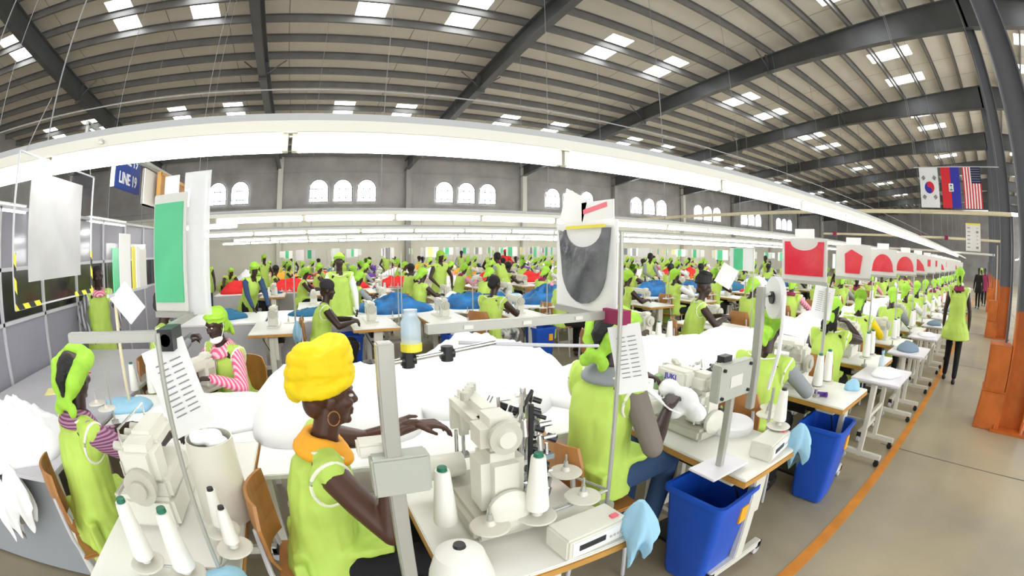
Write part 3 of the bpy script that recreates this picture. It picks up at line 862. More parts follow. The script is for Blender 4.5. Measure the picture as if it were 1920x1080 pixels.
def make_cylinder_machine():
    """large coverstitch machine seen from its back pillar"""
    t = thing('coverstitch_machine', (0, 0, 0), 'x', 'sewing machine')
    MB().box((.02, -.03, .045), (.30, .42, .09)).build('base', M_mach2, t, bevel=.02)
    b = MB().box((.0, -.13, .20), (.16, .17, .26)).box((.0, -.12, .38), (.145, .16, .14)).box((.0, .05, .40), (.12, .30, .10)).box((.0, .20, .34), (.11, .09, .20))
    b.build('arm', M_mach, t, bevel=.035)
    MB().lathe([(.001, 0), (.075, 0), (.085, .015), (.085, .03), (.06, .045), (.05, .05), (.001, .05)], n=28, M=Matrix.Translation((0, -.215, .12)) @ Matrix.Rotation(R(90), 4, 'X')).build('handwheel', M_mach, t, smooth=True)
    MB().cyl((0, -.195, .39), (0, -.212, .39), .058, n=28).build('side_cap', M_mach2, t, smooth=True)
    MB().cyl((0, -.212, .39), (0, -.226, .39), .036, .030, 24).build('side_knob', M_legc, t, smooth=True)
    MB().cyl((-.22, .12, .15), (-.04, .12, .15), .05, n=18).build('cylinder_bed', M_mach, t, smooth=True)
    b = MB()
    random.seed(3)
    b.cyl((.10, -.12, .05), (.10, -.12, .50), .010, n=8); b.cyl((.16, -.05, .06), (.16, -.05, .46), .010, n=8); b.box((.14, -.08, .25), (.16, .14, .02))
    for i in range(54):
        x = .085+.13*random.random(); y = -.17+.34*random.random(); z = .06+.36*random.random()
        d = random.choice([(.05, 0, 0), (0, .05, .01), (0, .01, .06), (.03, .03, .02)])
        b.cyl((x, y, z), (x+d[0], y+d[1], z+d[2]), random.uniform(.005, .013), n=8)
    for i in range(6): b.box((.10+.02*(i % 2), -.12+.05*i, .12+.045*i), (.05, .04, .03), random.random())
    b.build('linkage', M_chrome, t)
    b = MB(); b.cyl((.12, -.15, .08), (.12, -.15, .47), .010, n=8)
    for i in range(30):
        x = .09+.13*random.random(); y = -.16+.3*random.random(); z = .06+.38*random.random()
        b.cyl((x, y, z), (x+.03, y-.012, z-.012), random.uniform(.008, .016), n=10)
    b.tube([(.10, -.1, .42), (.15, -.1, .50), (.17, -.05, .44), (.13, 0, .38)], .007, 8)
    b.build('black_fittings', M_black, t)
    for i in range(4): MB().cyl((-.04+.02*i, .06+.03*i, .445), (-.04+.02*i, .06+.03*i, .475), .018, n=12).build('tension_dial', M_mach2, t)
    MB().cyl((-.03, .21, .14), (-.03, .21, .26), .008, n=8).cyl((.0, .21, .14), (.0, .21, .26), .008, n=8).box((-.01, .21, .14), (.07, .05, .01)).build('needle_bar', M_chrome, t)
    return t
def make_cone(h=.19, tip=M_green):
    t = thing('thread_cone', (0, 0, 0), 'x', 'thread cone')
    MB().lathe([(.001, .004), (.036, .004), (.038, .012), (.0235, h-.01), (.0215, h), (.001, h)], n=20).build('thread', M_cone, t, smooth=True)
    MB().lathe([(.001, h-.002), (.016, h-.002), (.014, h+.012), (.006, h+.014), (.001, h+.014)], n=14).build('core_tip', tip, t, smooth=True)
    MB().lathe([(.001, 0), (.030, 0), (.036, .005), (.001, .005)], n=16).build('core_rim', M_black, t)
    return t
def make_stand(spots, ph=.86-.76, pole=.80, extra=()):
    """thread stand: discs on stems, pole with thread eyes; origin at the table top"""
    t = thing('thread_stand', (0, 0, 0), 'x', 'thread stand')
    MB().cyl((0, 0, 0), (0, 0, pole), .0085, n=8).cyl((0, 0, 0), (0, 0, .02), .03, n=12).build('pole', M_alu, t)
    for x, y in spots:
        dd = MB().lathe([(.001, 0), (.066, 0), (.070, .004), (.066, .008), (.02, .012), (.014, .03), (.001, .03)], (x, y, ph), 24).build('disc', M_disc, t, smooth=True)
        MB().cyl((x, y, ph+.03), (x, y, ph+.085), .005, n=6).cyl((x, y, ph+.03), (x, y, ph+.055), .012, .008, n=10).build('spindle', M_alu, dd)
        MB().cyl((0, 0, ph-.006), (x, y, ph-.004), .006, n=6).build('arm', M_alu, t)
    return t
def make_bin():
    t = thing('waste_bin', (0, 0, 0), 'x', 'bin')
    def ring(w, l, z, r=.04, n=5):
        pts = []
        for cx, cy, a0 in ((w/2-r, l/2-r, 0), (-w/2+r, l/2-r, 90), (-w/2+r, -l/2+r, 180), (w/2-r, -l/2+r, 270)):
            for i in range(n): a = R(a0+90*i/(n-1)); pts.append(Vector((cx+r*math.cos(a), cy+r*math.sin(a), z)))
        return pts
    b = MB(); b.ring_loft([ring(.25, .26, .01), ring(.27, .28, .06), ring(.35, .36, .57), ring(.385, .395, .575), ring(.385, .395, .60), ring(.345, .355, .60), ring(.34, .35, .56), ring(.255, .265, .05), ring(.10, .10, .045, .03)])
    b.build('tub', M_bin, t, smooth=True)
    MB().box((.08, -.175, .45), (.065, .012, .10)).build('sticker', M_orangec, t)
    return t
def cloth_lump(name, m, r, h, seed, folds=9, n=40, drape=.6):
    """hanging pleated cloth bunch, top at origin"""
    random.seed(seed); b = MB(); rings = []
    K = 12; ph = random.random()*6
    for k in range(K+1):
        t = k/K; z = -h*t
        prof = (.18+.82*math.sin(min(1, t*1.35)*PI/2)**.8)*(1-.45*max(0, t-.72)/.28)
        ring = []
        for i in range(n):
            a = 2*PI*i/n
            rr = r*prof*(1+.16*math.sin(folds*a+ph+t*1.7)*min(1, t*2)+.12*math.sin(3*a+ph*2+t*2.5))
            zz = z + .02*math.sin(4*a+ph)*t*2 + (.03*math.sin(2*a+ph) if k == K else 0)
            ring.append(Vector((rr*math.cos(a)*.62, rr*math.sin(a), zz)))
        rings.append(ring)
    b.ring_loft(rings)
    return b.build(name, m, smooth=True)
def heap(name, m, rx, ry, h, seed, label, cat='fabric pile', loc=(0, 0, .76), res=64, rough=.35, rz=0, sharp=1.0, pk=0.7):
    b = MB(); vs = []; fs = []; nR, nA = int(res*.45), res
    for k in range(nR+1):
        t = k/nR
        for i in range(nA):
            a = 2*PI*i/nA
            edge = 1+.16*noise.noise(Vector((math.cos(a)*1.3+seed, math.sin(a)*1.3, 2)))+.06*math.sin(5*a+seed)
            x, y = rx*t*math.cos(a)*edge, ry*t*math.sin(a)*edge
            q = Vector((x*4.2+seed*3.1, y*4.2, seed*1.7)); q2 = Vector((x*9+seed, y*9+1.5*noise.noise(q), seed)); fw = noise.ridged_multi_fractal(q2, .8, 2.0, 3, 1.0, 2.0)*.5
            f = noise.ridged_multi_fractal(q, .9, 2.1, 3, 1.0, 2.0)*.5
            f2 = noise.noise(q*.55)
            dome = max(0, 1-t**2.2)**pk
            z = h*dome*(.78+rough*f2+rough*.55*(f-.6)*sharp) + dome*min(.16, h*.34)*sharp*rough*(fw-.75) + .012
            if k == nR: z = 0.001
            vs.append((x, y, max(z, .001)))
    for k in range(nR):
        for i in range(nA):
            j = (i+1) % nA
            fs.append((k*nA+i, (k+1)*nA+i, (k+1)*nA+j, k*nA+j))
    fs.append(tuple(reversed([nR*nA+i for i in range(nA)])))
    b.add(vs, fs)
    o = b.build(name, m, smooth=False)
    o.data.polygons.foreach_set('use_smooth', [True]*len(o.data.polygons))
    o.location = loc; o.rotation_euler = (0, 0, rz)
    tag(o, label, cat, kind=None if name == 'cloth_scrap' else 'stuff')
    return o
def card(kind, loc, label, w=.42, h=.30, group='sample cards on the poles', tilt=0, tabs=1):
    """sample card facing -x with its pole at the -y edge"""
    t = thing('sample_card', loc, label, 'sample card', group, rz=tilt)
    MB().box((0, 0, 0), (.012, w, h)).build('backing', M_card if kind != 'grey' else M_paper, t, bevel=.003)
    P = lambda z0=0: Matrix.Translation((-.010, 0, 0)) @ Matrix(((0, 0, -1, 0), (-1, 0, 0, 0), (0, 1, 0, 0), (0, 0, 0, 1)))
    a, c = w/2*.86, h/2*.84
    if kind in ('tank', 'grey'):
        poly = [(-a, c), (-a*.72, c)] if kind == 'tank' else [(-a, c), (-a*.8, c*.95)]
        poly += [(a*.72*math.cos(PI+PI*q/12), c+c*.50*math.sin(PI+PI*q/12)) for q in range(13)]
        poly += [(a, c)]
        if kind == 'tank': poly += [(a*.97, -c*.9), (-a*.97, -c*.9)]
        else: poly += [(a*.86*math.cos(-PI*q/12)*(1-.0*q), -c*.02+(c*1.0)*math.sin(-PI*q/12)) for q in range(13)]
        m = M_redcard if kind == 'tank' else M_greycard
    elif kind == 'pent': poly = [(-.1*a, c*.85), (-a*.55, c*.5), (-a*.5, -c*.9), (a*.45, -c*.9), (a*.62, c*.4)]; m = M_redcard
    elif kind == 'dome': poly = [(-a*.9, -c*.85)]+[(-a*.85*math.cos(PI*q/12), -c*.6+c*1.35*math.sin(PI*q/12)) for q in range(13)]+[(a*.9, -c*.85)]; m = M_redcard
    elif kind == 'arc': poly = [(-a*.8, -c*.85), (-a*.8, c*.55), (-a*.4, c*.8), (a*.2, c*.5), (a*.65, -c*.1), (a*.85, -c*.85)]; m = M_redcard
    elif kind == 'green': poly = [(-a, -c), (a, -c), (a, c), (-a, c)]; m = M_greencard
    else: poly = [(-a*.5, -c*.3), (a*.5, -c*.3), (a*.5, c*.7), (-a*.5, c*.7)]; m = M_redcard
    if poly: 
        if kind in ('tank', 'pent', 'dome', 'arc', 'rect'): poly = list(reversed(poly))
        MB().prism(poly, .008, P()).build('fabric_sample', m, t)
    MB().box((-.02, 0, 0), (.003, w*1.02, h*1.02)).build('plastic_sleeve', M_clear, t)
    MB().box((0.004, -w*.30+w*.3, h/2+.03), (.008, w*.42, .075)).build('paper_tab', M_paper, t)
    MB().box((0.0, 0, -h/2-.012), (.02, w*1.02, .022)).build('clip_rail', M_alu, t)
    return t
def hang_paper(loc, w, h, rz, roll, label, lines=True):
    t = thing('paper_tag', loc, label, 'paper', rz=rz)
    Mx = Matrix.Rotation(roll, 4, 'X')
    b = MB(); n = 8; vs = []; fs = []
    for k in range(n+1):
        for s in (-1, 1): vs.append((.012*math.sin(k/n*PI), s*w/2, -h*k/n))
    vs += [(x-.002, y, z) for x, y, z in vs]
    m = 2*(n+1)
    for k in range(n):
        fs += [(2*k, 2*k+1, 2*k+3, 2*k+2), (m+2*k+1, m+2*k, m+2*k+2, m+2*k+3)]
    b.add(vs, fs, Mx); b.build('sheet', M_paper, t)
    if lines:
        b = MB()
        for side in (-.004, .0045):
            for k in range(10):
                zz = -h*(.18+.065*k); xx = .012*math.sin((.18+.065*k)*PI)+side
                b.box((xx, -w*.17, zz), (.0012, w*.26, h*.012), M=Mx); b.box((xx, w*.17, zz), (.0012, w*.26, h*.012), M=Mx)
        b.build('printed_lines', M_paperg, t)
    return t
# ================================================================ placing
T_near = Kind(make_table()); T_far = Kind(make_table(detail=False)); T_side = Kind(make_side_table())
K_chair = Kind(make_chair()); K_lock = Kind(make_lockstitch()); K_over = Kind(make_overlock()); K_bin = Kind(make_bin())
K_cone = Kind(make_cone()); K_cone2 = Kind(make_cone(.17, M_black))
ot = thing('thread_cone', (0, 0, 0), 'x', 'thread cone')
MB().lathe([(.001, .0), (.05, .0), (.028, .17), (.001, .17)], n=16).build('thread', M_orgc, ot, smooth=True)
K_ocone = Kind(ot)
st2 = make_stand([(-.09, -.03), (.09, -.03)], pole=.80); K_stand = Kind(st2)
st3 = make_stand([(-.09, -.03), (.09, -.03)], pole=.55); K_stand_s = Kind(st3)
low = thing('sewing_machine', (0, 0, 0), 'x', 'sewing machine')
MB().box((0, -.175, .13), (.135, .12, .24)).box((0, -.02, .215), (.105, .33, .10)).box((0, .185, .165), (.10, .085, .20)).box((0, 0, .012), (.18, .48, .024)).build('arm', M_mach, low, bevel=.015)
MB().cyl((0, -.235, .185), (0, -.27, .185), .06, n=14).build('handwheel', M_mach2, low)
K_low = Kind(low)

# ---- first line, four closest tables
TA = [(-.70, 1.64, .62, 1.30), (.61, 1.42, .66, .95), (1.87, 1.40, .54, .95), (3.20, 1.43, .60, .95)]
tl = ['sewing table with a tan edge at the lower left under the three big thread cones', 'sewing table with a tan edge in the middle front carrying the biggest machine',
      'sewing table with a tan edge standing over the closest blue bin', 'sewing table with a tan edge beside the second blue bin, purple clip lying on it']
for (x, y, wd, l), lb in zip(TA, tl):
    t = make_table(wd, l); t.location = (x, y, 0); t['label'] = lb; t['group'] = 'wood-edged sewing tables'
# ---- centre tables of the lines
def centre_table(x0, x1, y0, y1, label, m=M_whitet, z=.745, skirt=False):
    t = thing('work_table', ((x0+x1)/2, (y0+y1)/2, 0), label, 'table')
    a, c = x1-x0, y1-y0
    MB().box((0, 0, z-.014), (a-.006, c, .028)).build('tabletop', m, t, bevel=.004)
    for sx in (-1, 1):
        for sy in (-1, 1): MB().box((sx*(a/2-.05), sy*(c/2-.05), (z-.03)/2), (.045, .045, z-.03)).build('leg', M_legc, t)
    if skirt: MB().box((0, -c/2+.02, z/2), (a-.02, .02, z-.06)).build('front_panel', M_greyt, t)
    else: MB().box((0, 0, .2), (a-.1, .03, .03)).build('stretcher', M_legc, t)
    return t
centre_table(-1.58, -.40, 2.32, 3.25, 'white work table behind the left sewing table, bare at its near edge')
for k in range(11):
    centre_table(-.38+1.4*k, 1.02+1.4*k, 1.92, 3.15, 'white centre table under the white garments, %s from the left in the nearest line' % ORD[k])
# grey cutting table
t = thing('cutting_table', (-2.42, 3.35, 0), 'broad grey table along the glazed partition', 'table')
MB().box((0, 0, .742), (1.62, 3.2, .03)).build('tabletop', M_greyt, t, bevel=.004)
for sx in (-1, 1):
    for sy in (-1, 1): MB().box((sx*.72, sy*1.45, .36), (.06, .06, .72)).build('leg', M_legc, t)
MB().box((0, -1.45, .36), (1.4, .02, .68)).build('side_panel', M_greyc, t)

# ---- white garments
W = 'pile of white garments '
HA = [(.12, 2.66, .62, .52, .52, 'behind the woman in the yellow turban'), (1.12, 2.72, .60, .48, .54, 'peaking behind the big coverstitch machine'),
      (-.72, 2.78, .60, .36, .14, 'flat and spread before the woman in the pink striped shirt'), (1.95, 2.45, .62, .46, .30, 'behind the woman with her back turned'),
      (2.75, 2.62, .66, .50, .36, 'rising between the hanging white tag and the tape reel'), (3.75, 2.55, .66, .48, .34, 'behind the tape reel'),
      (4.85, 2.52, .62, .46, .36, 'left of the woman with raised arm'), (5.95, 2.5, .62, .45, .36, 'behind the worker with grey goggles'), (7.1, 2.5, .6, .42, .30, 'under the third red card'),
      (8.3, 2.5, .6, .42, .30, 'under the fourth red card'), (9.6, 2.5, .6, .42, .28, 'under the fifth red card'), (11.2, 2.5, .7, .42, .28, 'farthest along the nearest line')]
for i, (x, y, rx, ry, h, lb) in enumerate(HA):
    heap('garment_pile', M_whitec, rx, ry, h*.92, i*1.7+.5, W+lb, loc=(x, y, .746), res=56, rough=.28)
heap('garment_pile', M_whitec, .52, .46, .26, 9.1, 'crumpled white garments heaped at the left picture edge, hanging off the grey table', loc=(-2.25, 2.12, .757), res=72, rough=.6, sharp=1.5)
for i, (x, y, l, rz, lb) in enumerate(((-1.98, 1.79, .34, .3, 'white sleeve hanging off the grey table, rightmost of three'), (-2.16, 1.78, .44, -.2, 'white sleeve hanging off the grey table, middle of three'), (-2.36, 1.77, .30, .1, 'white sleeve hanging off the grey table, leftmost of three'))):
    o = cloth_lump('garment', M_whitec, .12, l, 30+i, 7); o.location = (x, y-.045, .80); o.rotation_euler = (0, 0, PI/2+rz); tag(o, lb, 'garment', 'white sleeves hanging off the grey table')
b = MB(); b.ell((0, 0, .05), (.10, .09, .05)).ell((.06, .03, .09), (.06, .06, .05)).ell((-.07, .04, .05), (.07, .06, .045)).ell((.02, -.05, .06), (.06, .05, .04))
o = fl('cloth_bundle', b, .012, M_whitec); o.location = (-2.82, 3.95, .757); tag(o, 'small white cloth bundle on the grey table near the partition', 'cloth')
t = thing('face_mask_pack', (-2.42, 3.30, .757), 'light blue stack of folded face masks on the grey table', 'face mask')
for k in range(6): MB().box((.004*k, 0, .006+.011*k), (.11, .17, .009), .05*k).build('mask', M_mask, t, bevel=.003)
o = MB().box((0, 0, .004), (.16, .20, .007)).build('paper_pad', M_pill); o.location = (-2.52, 3.22, .757); o.rotation_euler = (0, 0, .4); tag(o, 'pale yellow pad lying under the blue mask stack', 'paper')
o = MB().box((0, 0, .006), (.20, .24, .012)).build('paper_pad', M_paper); o.location = (-2.55, 3.88, .757); o.rotation_euler = (0, 0, .7); tag(o, 'white paper pad with a red edge beside the cloth bundle', 'paper')
MB().box((0, -.121, .006), (.20, .003, .012)).build('red_edge', M_red, o)
o = heap('cloth_scrap', M_mask, .24, .17, .10, 4.4, 'light blue crumpled masks beside the head of the left woman', 'face mask', (-1.55, 2.95, .745), 48, .6)

# ---- hero people
LM = 'lime green vest'
person('woman in knotted lime headscarf and striped purple shirt seated at far left', (-1.27, 1.72, .0), R(52),
       dict(P=(0, 0, .62), lean=.10, hl=(.42, .10, .93), hr=(.50, -.16, .92), hy=R(30), hp=.22), 'open_scarf', sleeve=M_purple, collar=M_purple, under='hair', hi=True, sfrac=.55, wide=1.08)
person('woman in yellow turban, orange collar and lime vest seated in profile in the middle front', (-.08, 1.50, .0), R(4),
       dict(P=(0, 0, .60), lean=.14, hl=(.50, .24, 1.00), hr=(.24, -.30, 1.13), hy=R(4), hp=.10, curl=.9, pole_r=(-.25, -.15, -1)), 'turban', skin=M_skin2, collar=M_orangec, hi=True, eyes=True, extra=earrings, vox=.0054, wide=1.05)
person('woman in lime vest seen from behind, head half hidden by the hanging tag', (1.22, 1.56, .06), R(8),
       dict(P=(0, 0, .64), lean=.06, hl=(.34, .10, 1.02), hr=(.27, -.20, .95), hy=R(10), hp=.3, pole_r=(-.5, -.5, -1)), 'open_scarf', sleeve=mat('taupe_cloth', (.22, .19, .16), .85), collar=M_greyc, legs=M_jean, under='hair', hi=True, sfrac=.12, vox=.0065)
person('woman in pink striped shirt and lime headscarf with a mask under her chin, facing us', (-.72, 3.55, -.02), R(-128),
       dict(P=(0, 0, .60), lean=.20, hl=(.36, .14, .90), hr=(.36, -.14, .90), hp=.32), 'scarf', sleeve=M_pink, collar=M_pink, hi=True, eyes=True, vox=.0075, extra=mask_under_chin, wide=1.2)
person('woman in lime vest and lime cap bent behind the tape reel', (2.50, 1.50, 0), R(10),
       dict(P=(0, 0, .60), lean=.20, hl=(.42, .14, .92), hr=(.42, -.14, .92), hp=.35), ('scarf', 'visor'), sleeve=M_greyc, hi=True, vox=.008, sfrac=.4)
person('woman with long dark braids under a lime scarf, right arm raised beside the overlock machine', (3.92, 1.58, 0), R(8),
       dict(P=(0, 0, .60), lean=.22, hl=(.44, .10, .96), hr=(.46, -.10, 1.12), hp=.35), 'scarf', under='braids', hi=True, vox=.008)
person('woman in lime cap with yellow sleeves seated under the second red card', (5.28, 1.72, 0), R(6),
       dict(P=(0, 0, .60), lean=.12, hl=(.42, .14, .92), hr=(.40, -.14, .92), hp=.2), ('scarf', 'visor'), sleeve=M_yellow, hi=True, vox=.009, sfrac=.1)
person('woman standing in the aisle, back turned, in lime tunic, maroon collar and black trousers', (7.62, .50, 0), R(4),
       dict(pose='walk', lean=.02, hl=(.06, .26, .80), hr=(.02, -.27, .78), hp=.1), 'scarf', collar=M_maroon, under='hair', hi=True, vox=.0085, wide=1.28)
person('man in dark knitted hat and lime vest seated at the second line, facing right', (.08, 5.72, .0), R(2),
       dict(P=(0, 0, .60), lean=.16, hl=(.44, .14, .86), hr=(.42, -.14, .86), hp=.2), 'beanie', hi=True, vox=.010)
person('bare-headed worker in lime vest and printed skirt seated at the second line', (2.38, 5.60, 0), R(28),
       dict(P=(0, 0, .60), lean=.16, hp=.3), 'hair', hi=True, vox=.010, skirt=True, legs=M_print)
person('woman in tall black turban and lime vest seated across the white garments, facing right', (4.25, 3.62, .05), R(-38),
       dict(P=(0, 0, .60), lean=.18, hl=(.42, .10, .90), hr=(.40, -.12, .90), hp=.25), 'black_turban', hi=True, vox=.009)
person('supervisor in lime vest over white shirt standing between two lines, facing us', (.45, 7.05, 0), R(-95),
       dict(pose='stand', lean=.0, hl=(.05, .27, .80), hr=(.05, -.27, .80), hp=.05), 'scarf', sleeve=M_whitec, hi=True, vox=.010, eyes=True)
person('woman with grey striped headband and lime vest over a grey striped wrap by the partition', (-3.0, 5.30, 0), R(-45),
       dict(pose='stand', lean=.04, hl=(.20, .22, .95), hr=(.2, -.22, .95), hp=.15), 'hair', sleeve=M_graystripe, collar=M_pink, hi=True, vox=.010)
person('woman in lime vest with black hair behind the green sheet, face half hidden', (-1.46, 3.78, .08), R(8),
       dict(P=(0, 0, .62), lean=.08, hl=(.30, .16, .98), hr=(.30, -.16, .98), hp=.25), 'hair', sleeve=M_greyc, hi=True, vox=.010)
person('worker in lime scarf leaning over the dark blue cloth at the second line', (-1.25, 8.40, 0), R(-60),
       dict(pose='bend', lean=.55, hl=(.55, .16, .85), hr=(.55, -.16, .85), hp=.4), 'scarf', vestm=M_vest, sleeve=M_jean, vox=.012)
person('person in lime vest and jeans standing upright far left by the red cloth', (-3.35, 13.4, 0), R(-90),
       dict(pose='stand', lean=0, hl=(.05, .27, .8), hr=(.05, -.27, .8), hp=.05), 'scarf', legs=M_jean, vox=.012)
person('person in lime vest bending low over the red cloth far left', (-2.7, 13.25, 0), R(-60),
       dict(pose='bend', lean=1.05, hl=(.75, .16, .82), hr=(.75, -.16, .82), hp=.2), 'scarf', vox=.012)
person('woman in lime headscarf standing tall among seated workers beyond the second line', (6.45, 9.5, 0), R(170),
       dict(pose='stand', lean=.08, hl=(.34, .16, 1.05), hr=(.34, -.16, 1.05), hp=.2), 'scarf', vox=.012)
person('person in red hooded top standing at the back', (8.9, 19.0, 0), R(-100),
       dict(pose='stand', lean=0, hl=(.3, .16, 1.1), hr=(.3, -.16, 1.1), hp=.1), 'scarf', vestm=M_redc, sleeve=M_redc, vox=.014)
for o in bpy.data.objects:
    if o.name.startswith('headscarf') and o.parent and 'red hooded' in o.parent.get('label', ''): o.data.materials.clear(); o.data.materials.append(M_redc)
for i, (x, y, m, lb) in enumerate(((22.0, .35, M_blackcloth, 'person in black far down the aisle, leftmost of three'), (24.0, .0, M_maroon, 'person in dark red far down the aisle, between two others'), (27.0, .25, M_vest, 'person in lime far down the aisle, the farthest of three'))):
    person(lb, (x, y, 0), R(170), dict(pose='walk', lean=0, hl=(.05, .27, .8), hr=(.05, -.27, .8)), 'hair' if i < 2 else 'scarf', vestm=m, sleeve=m if i < 2 else None, vox=.014)

# ---- chairs for the nearest workers
for x, y, rz, lb in ((-1.30, 1.72, R(38), 'plywood chair under the woman at far left'), (-.12, 1.50, 0, 'plywood chair under the woman in the yellow turban'), (1.18, 1.56, 0, 'plywood chair under the woman seen from behind'),
                     (2.46, 1.50, 0, 'plywood chair under the woman behind the tape reel'), (3.86, 1.58, 0, 'plywood chair under the woman with braids'), (5.22, 1.72, 0, 'plywood chair under the second red card'),
                     (-.70, 3.57, R(-128), 'plywood chair under the woman in pink stripes'), (.04, 5.72, 0, 'plywood chair under the man in the knitted hat'), (2.34, 5.60, R(28), 'plywood chair under the worker with the printed skirt'),
                     (4.21, 3.65, R(-38), 'plywood chair under the woman in the black turban'), (-1.50, 3.78, R(8), 'plywood chair under the woman behind the green sheet'), (3.05, 3.85, 0, 'empty plywood chair beside the second line bin')):
    K_chair.put((x, y, 0), rz, lb, 'plywood work chairs')

# ---- table 1 kit
TZ = .76
K_over.put((-.80, 1.62, TZ), 0, 'cream overlock machine at the lower left behind the big thread cones', 'overlock machines', 1.25)
S1 = make_stand([(-.28, .0), (-.11, -.04), (-.005, .22), (.05, .11)], ph=.05, pole=.80)
S1.location = (-.45, 1.14, TZ); S1['label'] = 'thread stand with four discs at the lower left table'; S1['group'] = 'thread stands'
for i, (x, y, z, s, lb) in enumerate(((-.73, 1.14, .84, 1.12, 'white thread cone with dark green tip, leftmost at the lower left'), (-.56, 1.10, .84, 1.12, 'white thread cone with dark green tip, middle of the lower left three'))):
    K_cone.put((x, y, z), 0, lb, 'big thread cones at the lower left', s)
K_cone2.put((-.455, 1.36, .84), 0, 'white thread cone with black tip before the beige tube at the lower left', 'black-tipped cones', .85)
K_cone2.put((-.40, 1.25, .84), 0, 'white thread cone with black tip nearest the table edge at the lower left', 'black-tipped cones', .8)
t = thing('scrap_tube', (-.47, 1.56, TZ), 'wide beige tube holding white scraps on the lower left table', 'container')
MB().lathe([(.001, 0), (.112, 0), (.100, .34), (.094, .34), (.104, .02), (.001, .02)], n=32).build('tube', M_disc, t, smooth=True)
b = MB()
for k in range(6): b.ell((.04*math.cos(k*1.9), .04*math.sin(k*1.9), .32+.012*(k % 3)), (.045, .035, .025), 10)
fl('scraps', b, .008, M_whitec, t, 2)
o = heap('thread_scraps', M_mask, .10, .07, .03, 7.7, 'blue and white thread scraps on the lower left table', 'scraps', (-.62, 1.005, TZ), 36, .7)
o = heap('cloth_scrap', M_mask, .12, .11, .07, 8.3, 'light blue folded cloth at the near right corner of the lower left table', 'cloth', (-.44, 1.07, TZ), 40, .4)
# bar, clips, hanging things of table 1
t = thing('card_bar', (-.46, 1.28, 1.53), 'grey metal bar level over the head of the woman at far left', 'bar', 'bars on the poles')
MB().box((-.19, 0, 0), (.44, .035, .032)).build('rail', M_alu, t, bevel=.004)
MB().box((-.03, .20, .01), (.02, .42, .02)).build('side_arm', M_alu, t)
MB().box((.01, -.03, .0), (.05, .10, .06)).cyl((.01, -.08, .0), (.01, .03, .0), .018, n=10).build('clamp', M_black, t)
def tri_sheet(): pass
card('green', (-.575, 1.66, 1.77), 'tall glossy green sample sheet in plastic on the left pole', .17, .43, 'large sheets on the left pole', tilt=R(72))
t = thing('plastic_folder', (-.455, 1.66, 1.80), 'tall white folder standing beside the glossy green sheet', 'folder', rz=R(78))
MB().box((0, 0, 0), (.01, .075, .50)).build('cover', M_paper, t); MB().box((-.01, .0, 0), (.004, .12, .52)).build('film', M_film, t)
hang_paper((-.47, 1.22, 1.515), .145, .27, R(-62), R(14), 'tilted printed paper tag hanging from the left bar')
# clear framed board with hazard tape and white sheet
t = thing('clear_board', (-1.5, 2.12, 1.92), 'clear hanging board with hazard tape corners and a big white sheet at upper left', 'board')
MB().box((0, 0, 0), (.006, .90, .68)).build('clear_sheet', M_clear, t)
b = MB()
for y in (-.45, .45): b.box((0, y, 0), (.01, .008, .68))
for z in (-.34, .34): b.box((0, 0, z), (.01, .90, .008))
b.build('rim', M_framew, t)
MB().box((.008, -.02, .02), (.004, .60, .50)).build('white_sheet', mat('paper_grey', (.50, .50, .51), .5, var=.12, vscale=5), t)
M_haz = mat('hazard_tape', (.85, .75, .05), .5, col2=(.015, .015, .015), stripe=(5.6, 'DIAGONAL', 0.0))
for s in (-1, 1):
    MB().box((.006, s*.325, -.33), (.004, .25, .024)).build('hazard_tape', M_haz, t)
    MB().box((.006, s*.443, -.22), (.005, .018, .24)).build('hazard_tape', M_haz, t)
for s in (-.4, .4): MB().cyl((0, s, .34), (.0, s*.6, .62+.02), .003, n=5).build('cord', M_wire, t)
# document pocket stand behind
t = thing('document_rack', (-1.5, 3.22, 0), 'clear rack of green, white and yellow papers standing left of centre', 'rack')
MB().box((0, 0, 1.70), (.01, .80, .34)).build('clear_pocket', M_clear, t)
for y, wd, h, m in ((-.26, .11, .30, M_greencard), (-.08, .22, .40, M_paper), (.10, .07, .31, M_yel), (.19, .08, .31, M_paper), (.31, .16, .29, M_card)): MB().box((.01, y, 1.54+h/2), (.006, wd, h)).build('paper', m, t)
MB().box((0, 0, 1.53), (.02, .82, .02)).build('rail', M_framew, t)
MB().cyl((0, -.28, 0), (0, -.28, 1.53), .014, n=8).cyl((0, -.28, 0), (0, -.28, .02), .14, n=16).build('pole', M_pipe, t)
hang_paper((-1.47, 2.93, 1.56), .17, .24, R(-63), R(40), 'white paper tag hanging at the foot of the document rack', False)
# line sign etc hung from trough
t = thing('line_sign', (-1.32, 2.76, 2.315), 'blue hanging sign with white lettering below the lamp trough', 'sign')
MB().box((0, 0, 0), (.03, .46, .26)).build('panel', M_blues, t, bevel=.003)
text_mesh('LINE 19', .098, face_px((.0165, 0, .06)), 'lettering', M_paper, t, bold=.002); text_mesh('LINE 19', .098, face_px((.0165, 0, -.065)), 'lettering', M_paper, t, bold=.002)
MB().box((.0, -.232, 0), (.032, .006, .26)).build('edge', M_paper, t)
MB().box((0, -.22, .14), (.02, .92, .02)).build('bracket', M_alu, t)
MB().box((0, -.66, .06), (.02, .02, .16)).build('bracket_arm', M_alu, t)
t = thing('notice_board', (-1.16, 2.88, 2.20), 'grey blank board hanging right of the blue sign', 'board'); MB().box((0, 0, 0), (.02, .34, .24)).build('panel', M_card, t, bevel=.01)
MB().box((0, -.38, .126), (.016, 1.0, .016)).build('bracket', M_alu, t)
t = thing('notice_board', (-1.10, 3.22, 2.21), 'brown cork board in a wooden frame hanging left of centre', 'board')
MB().box((0, 0, 0), (.015, .62, .17)).build('cork_panel', M_cork, t)
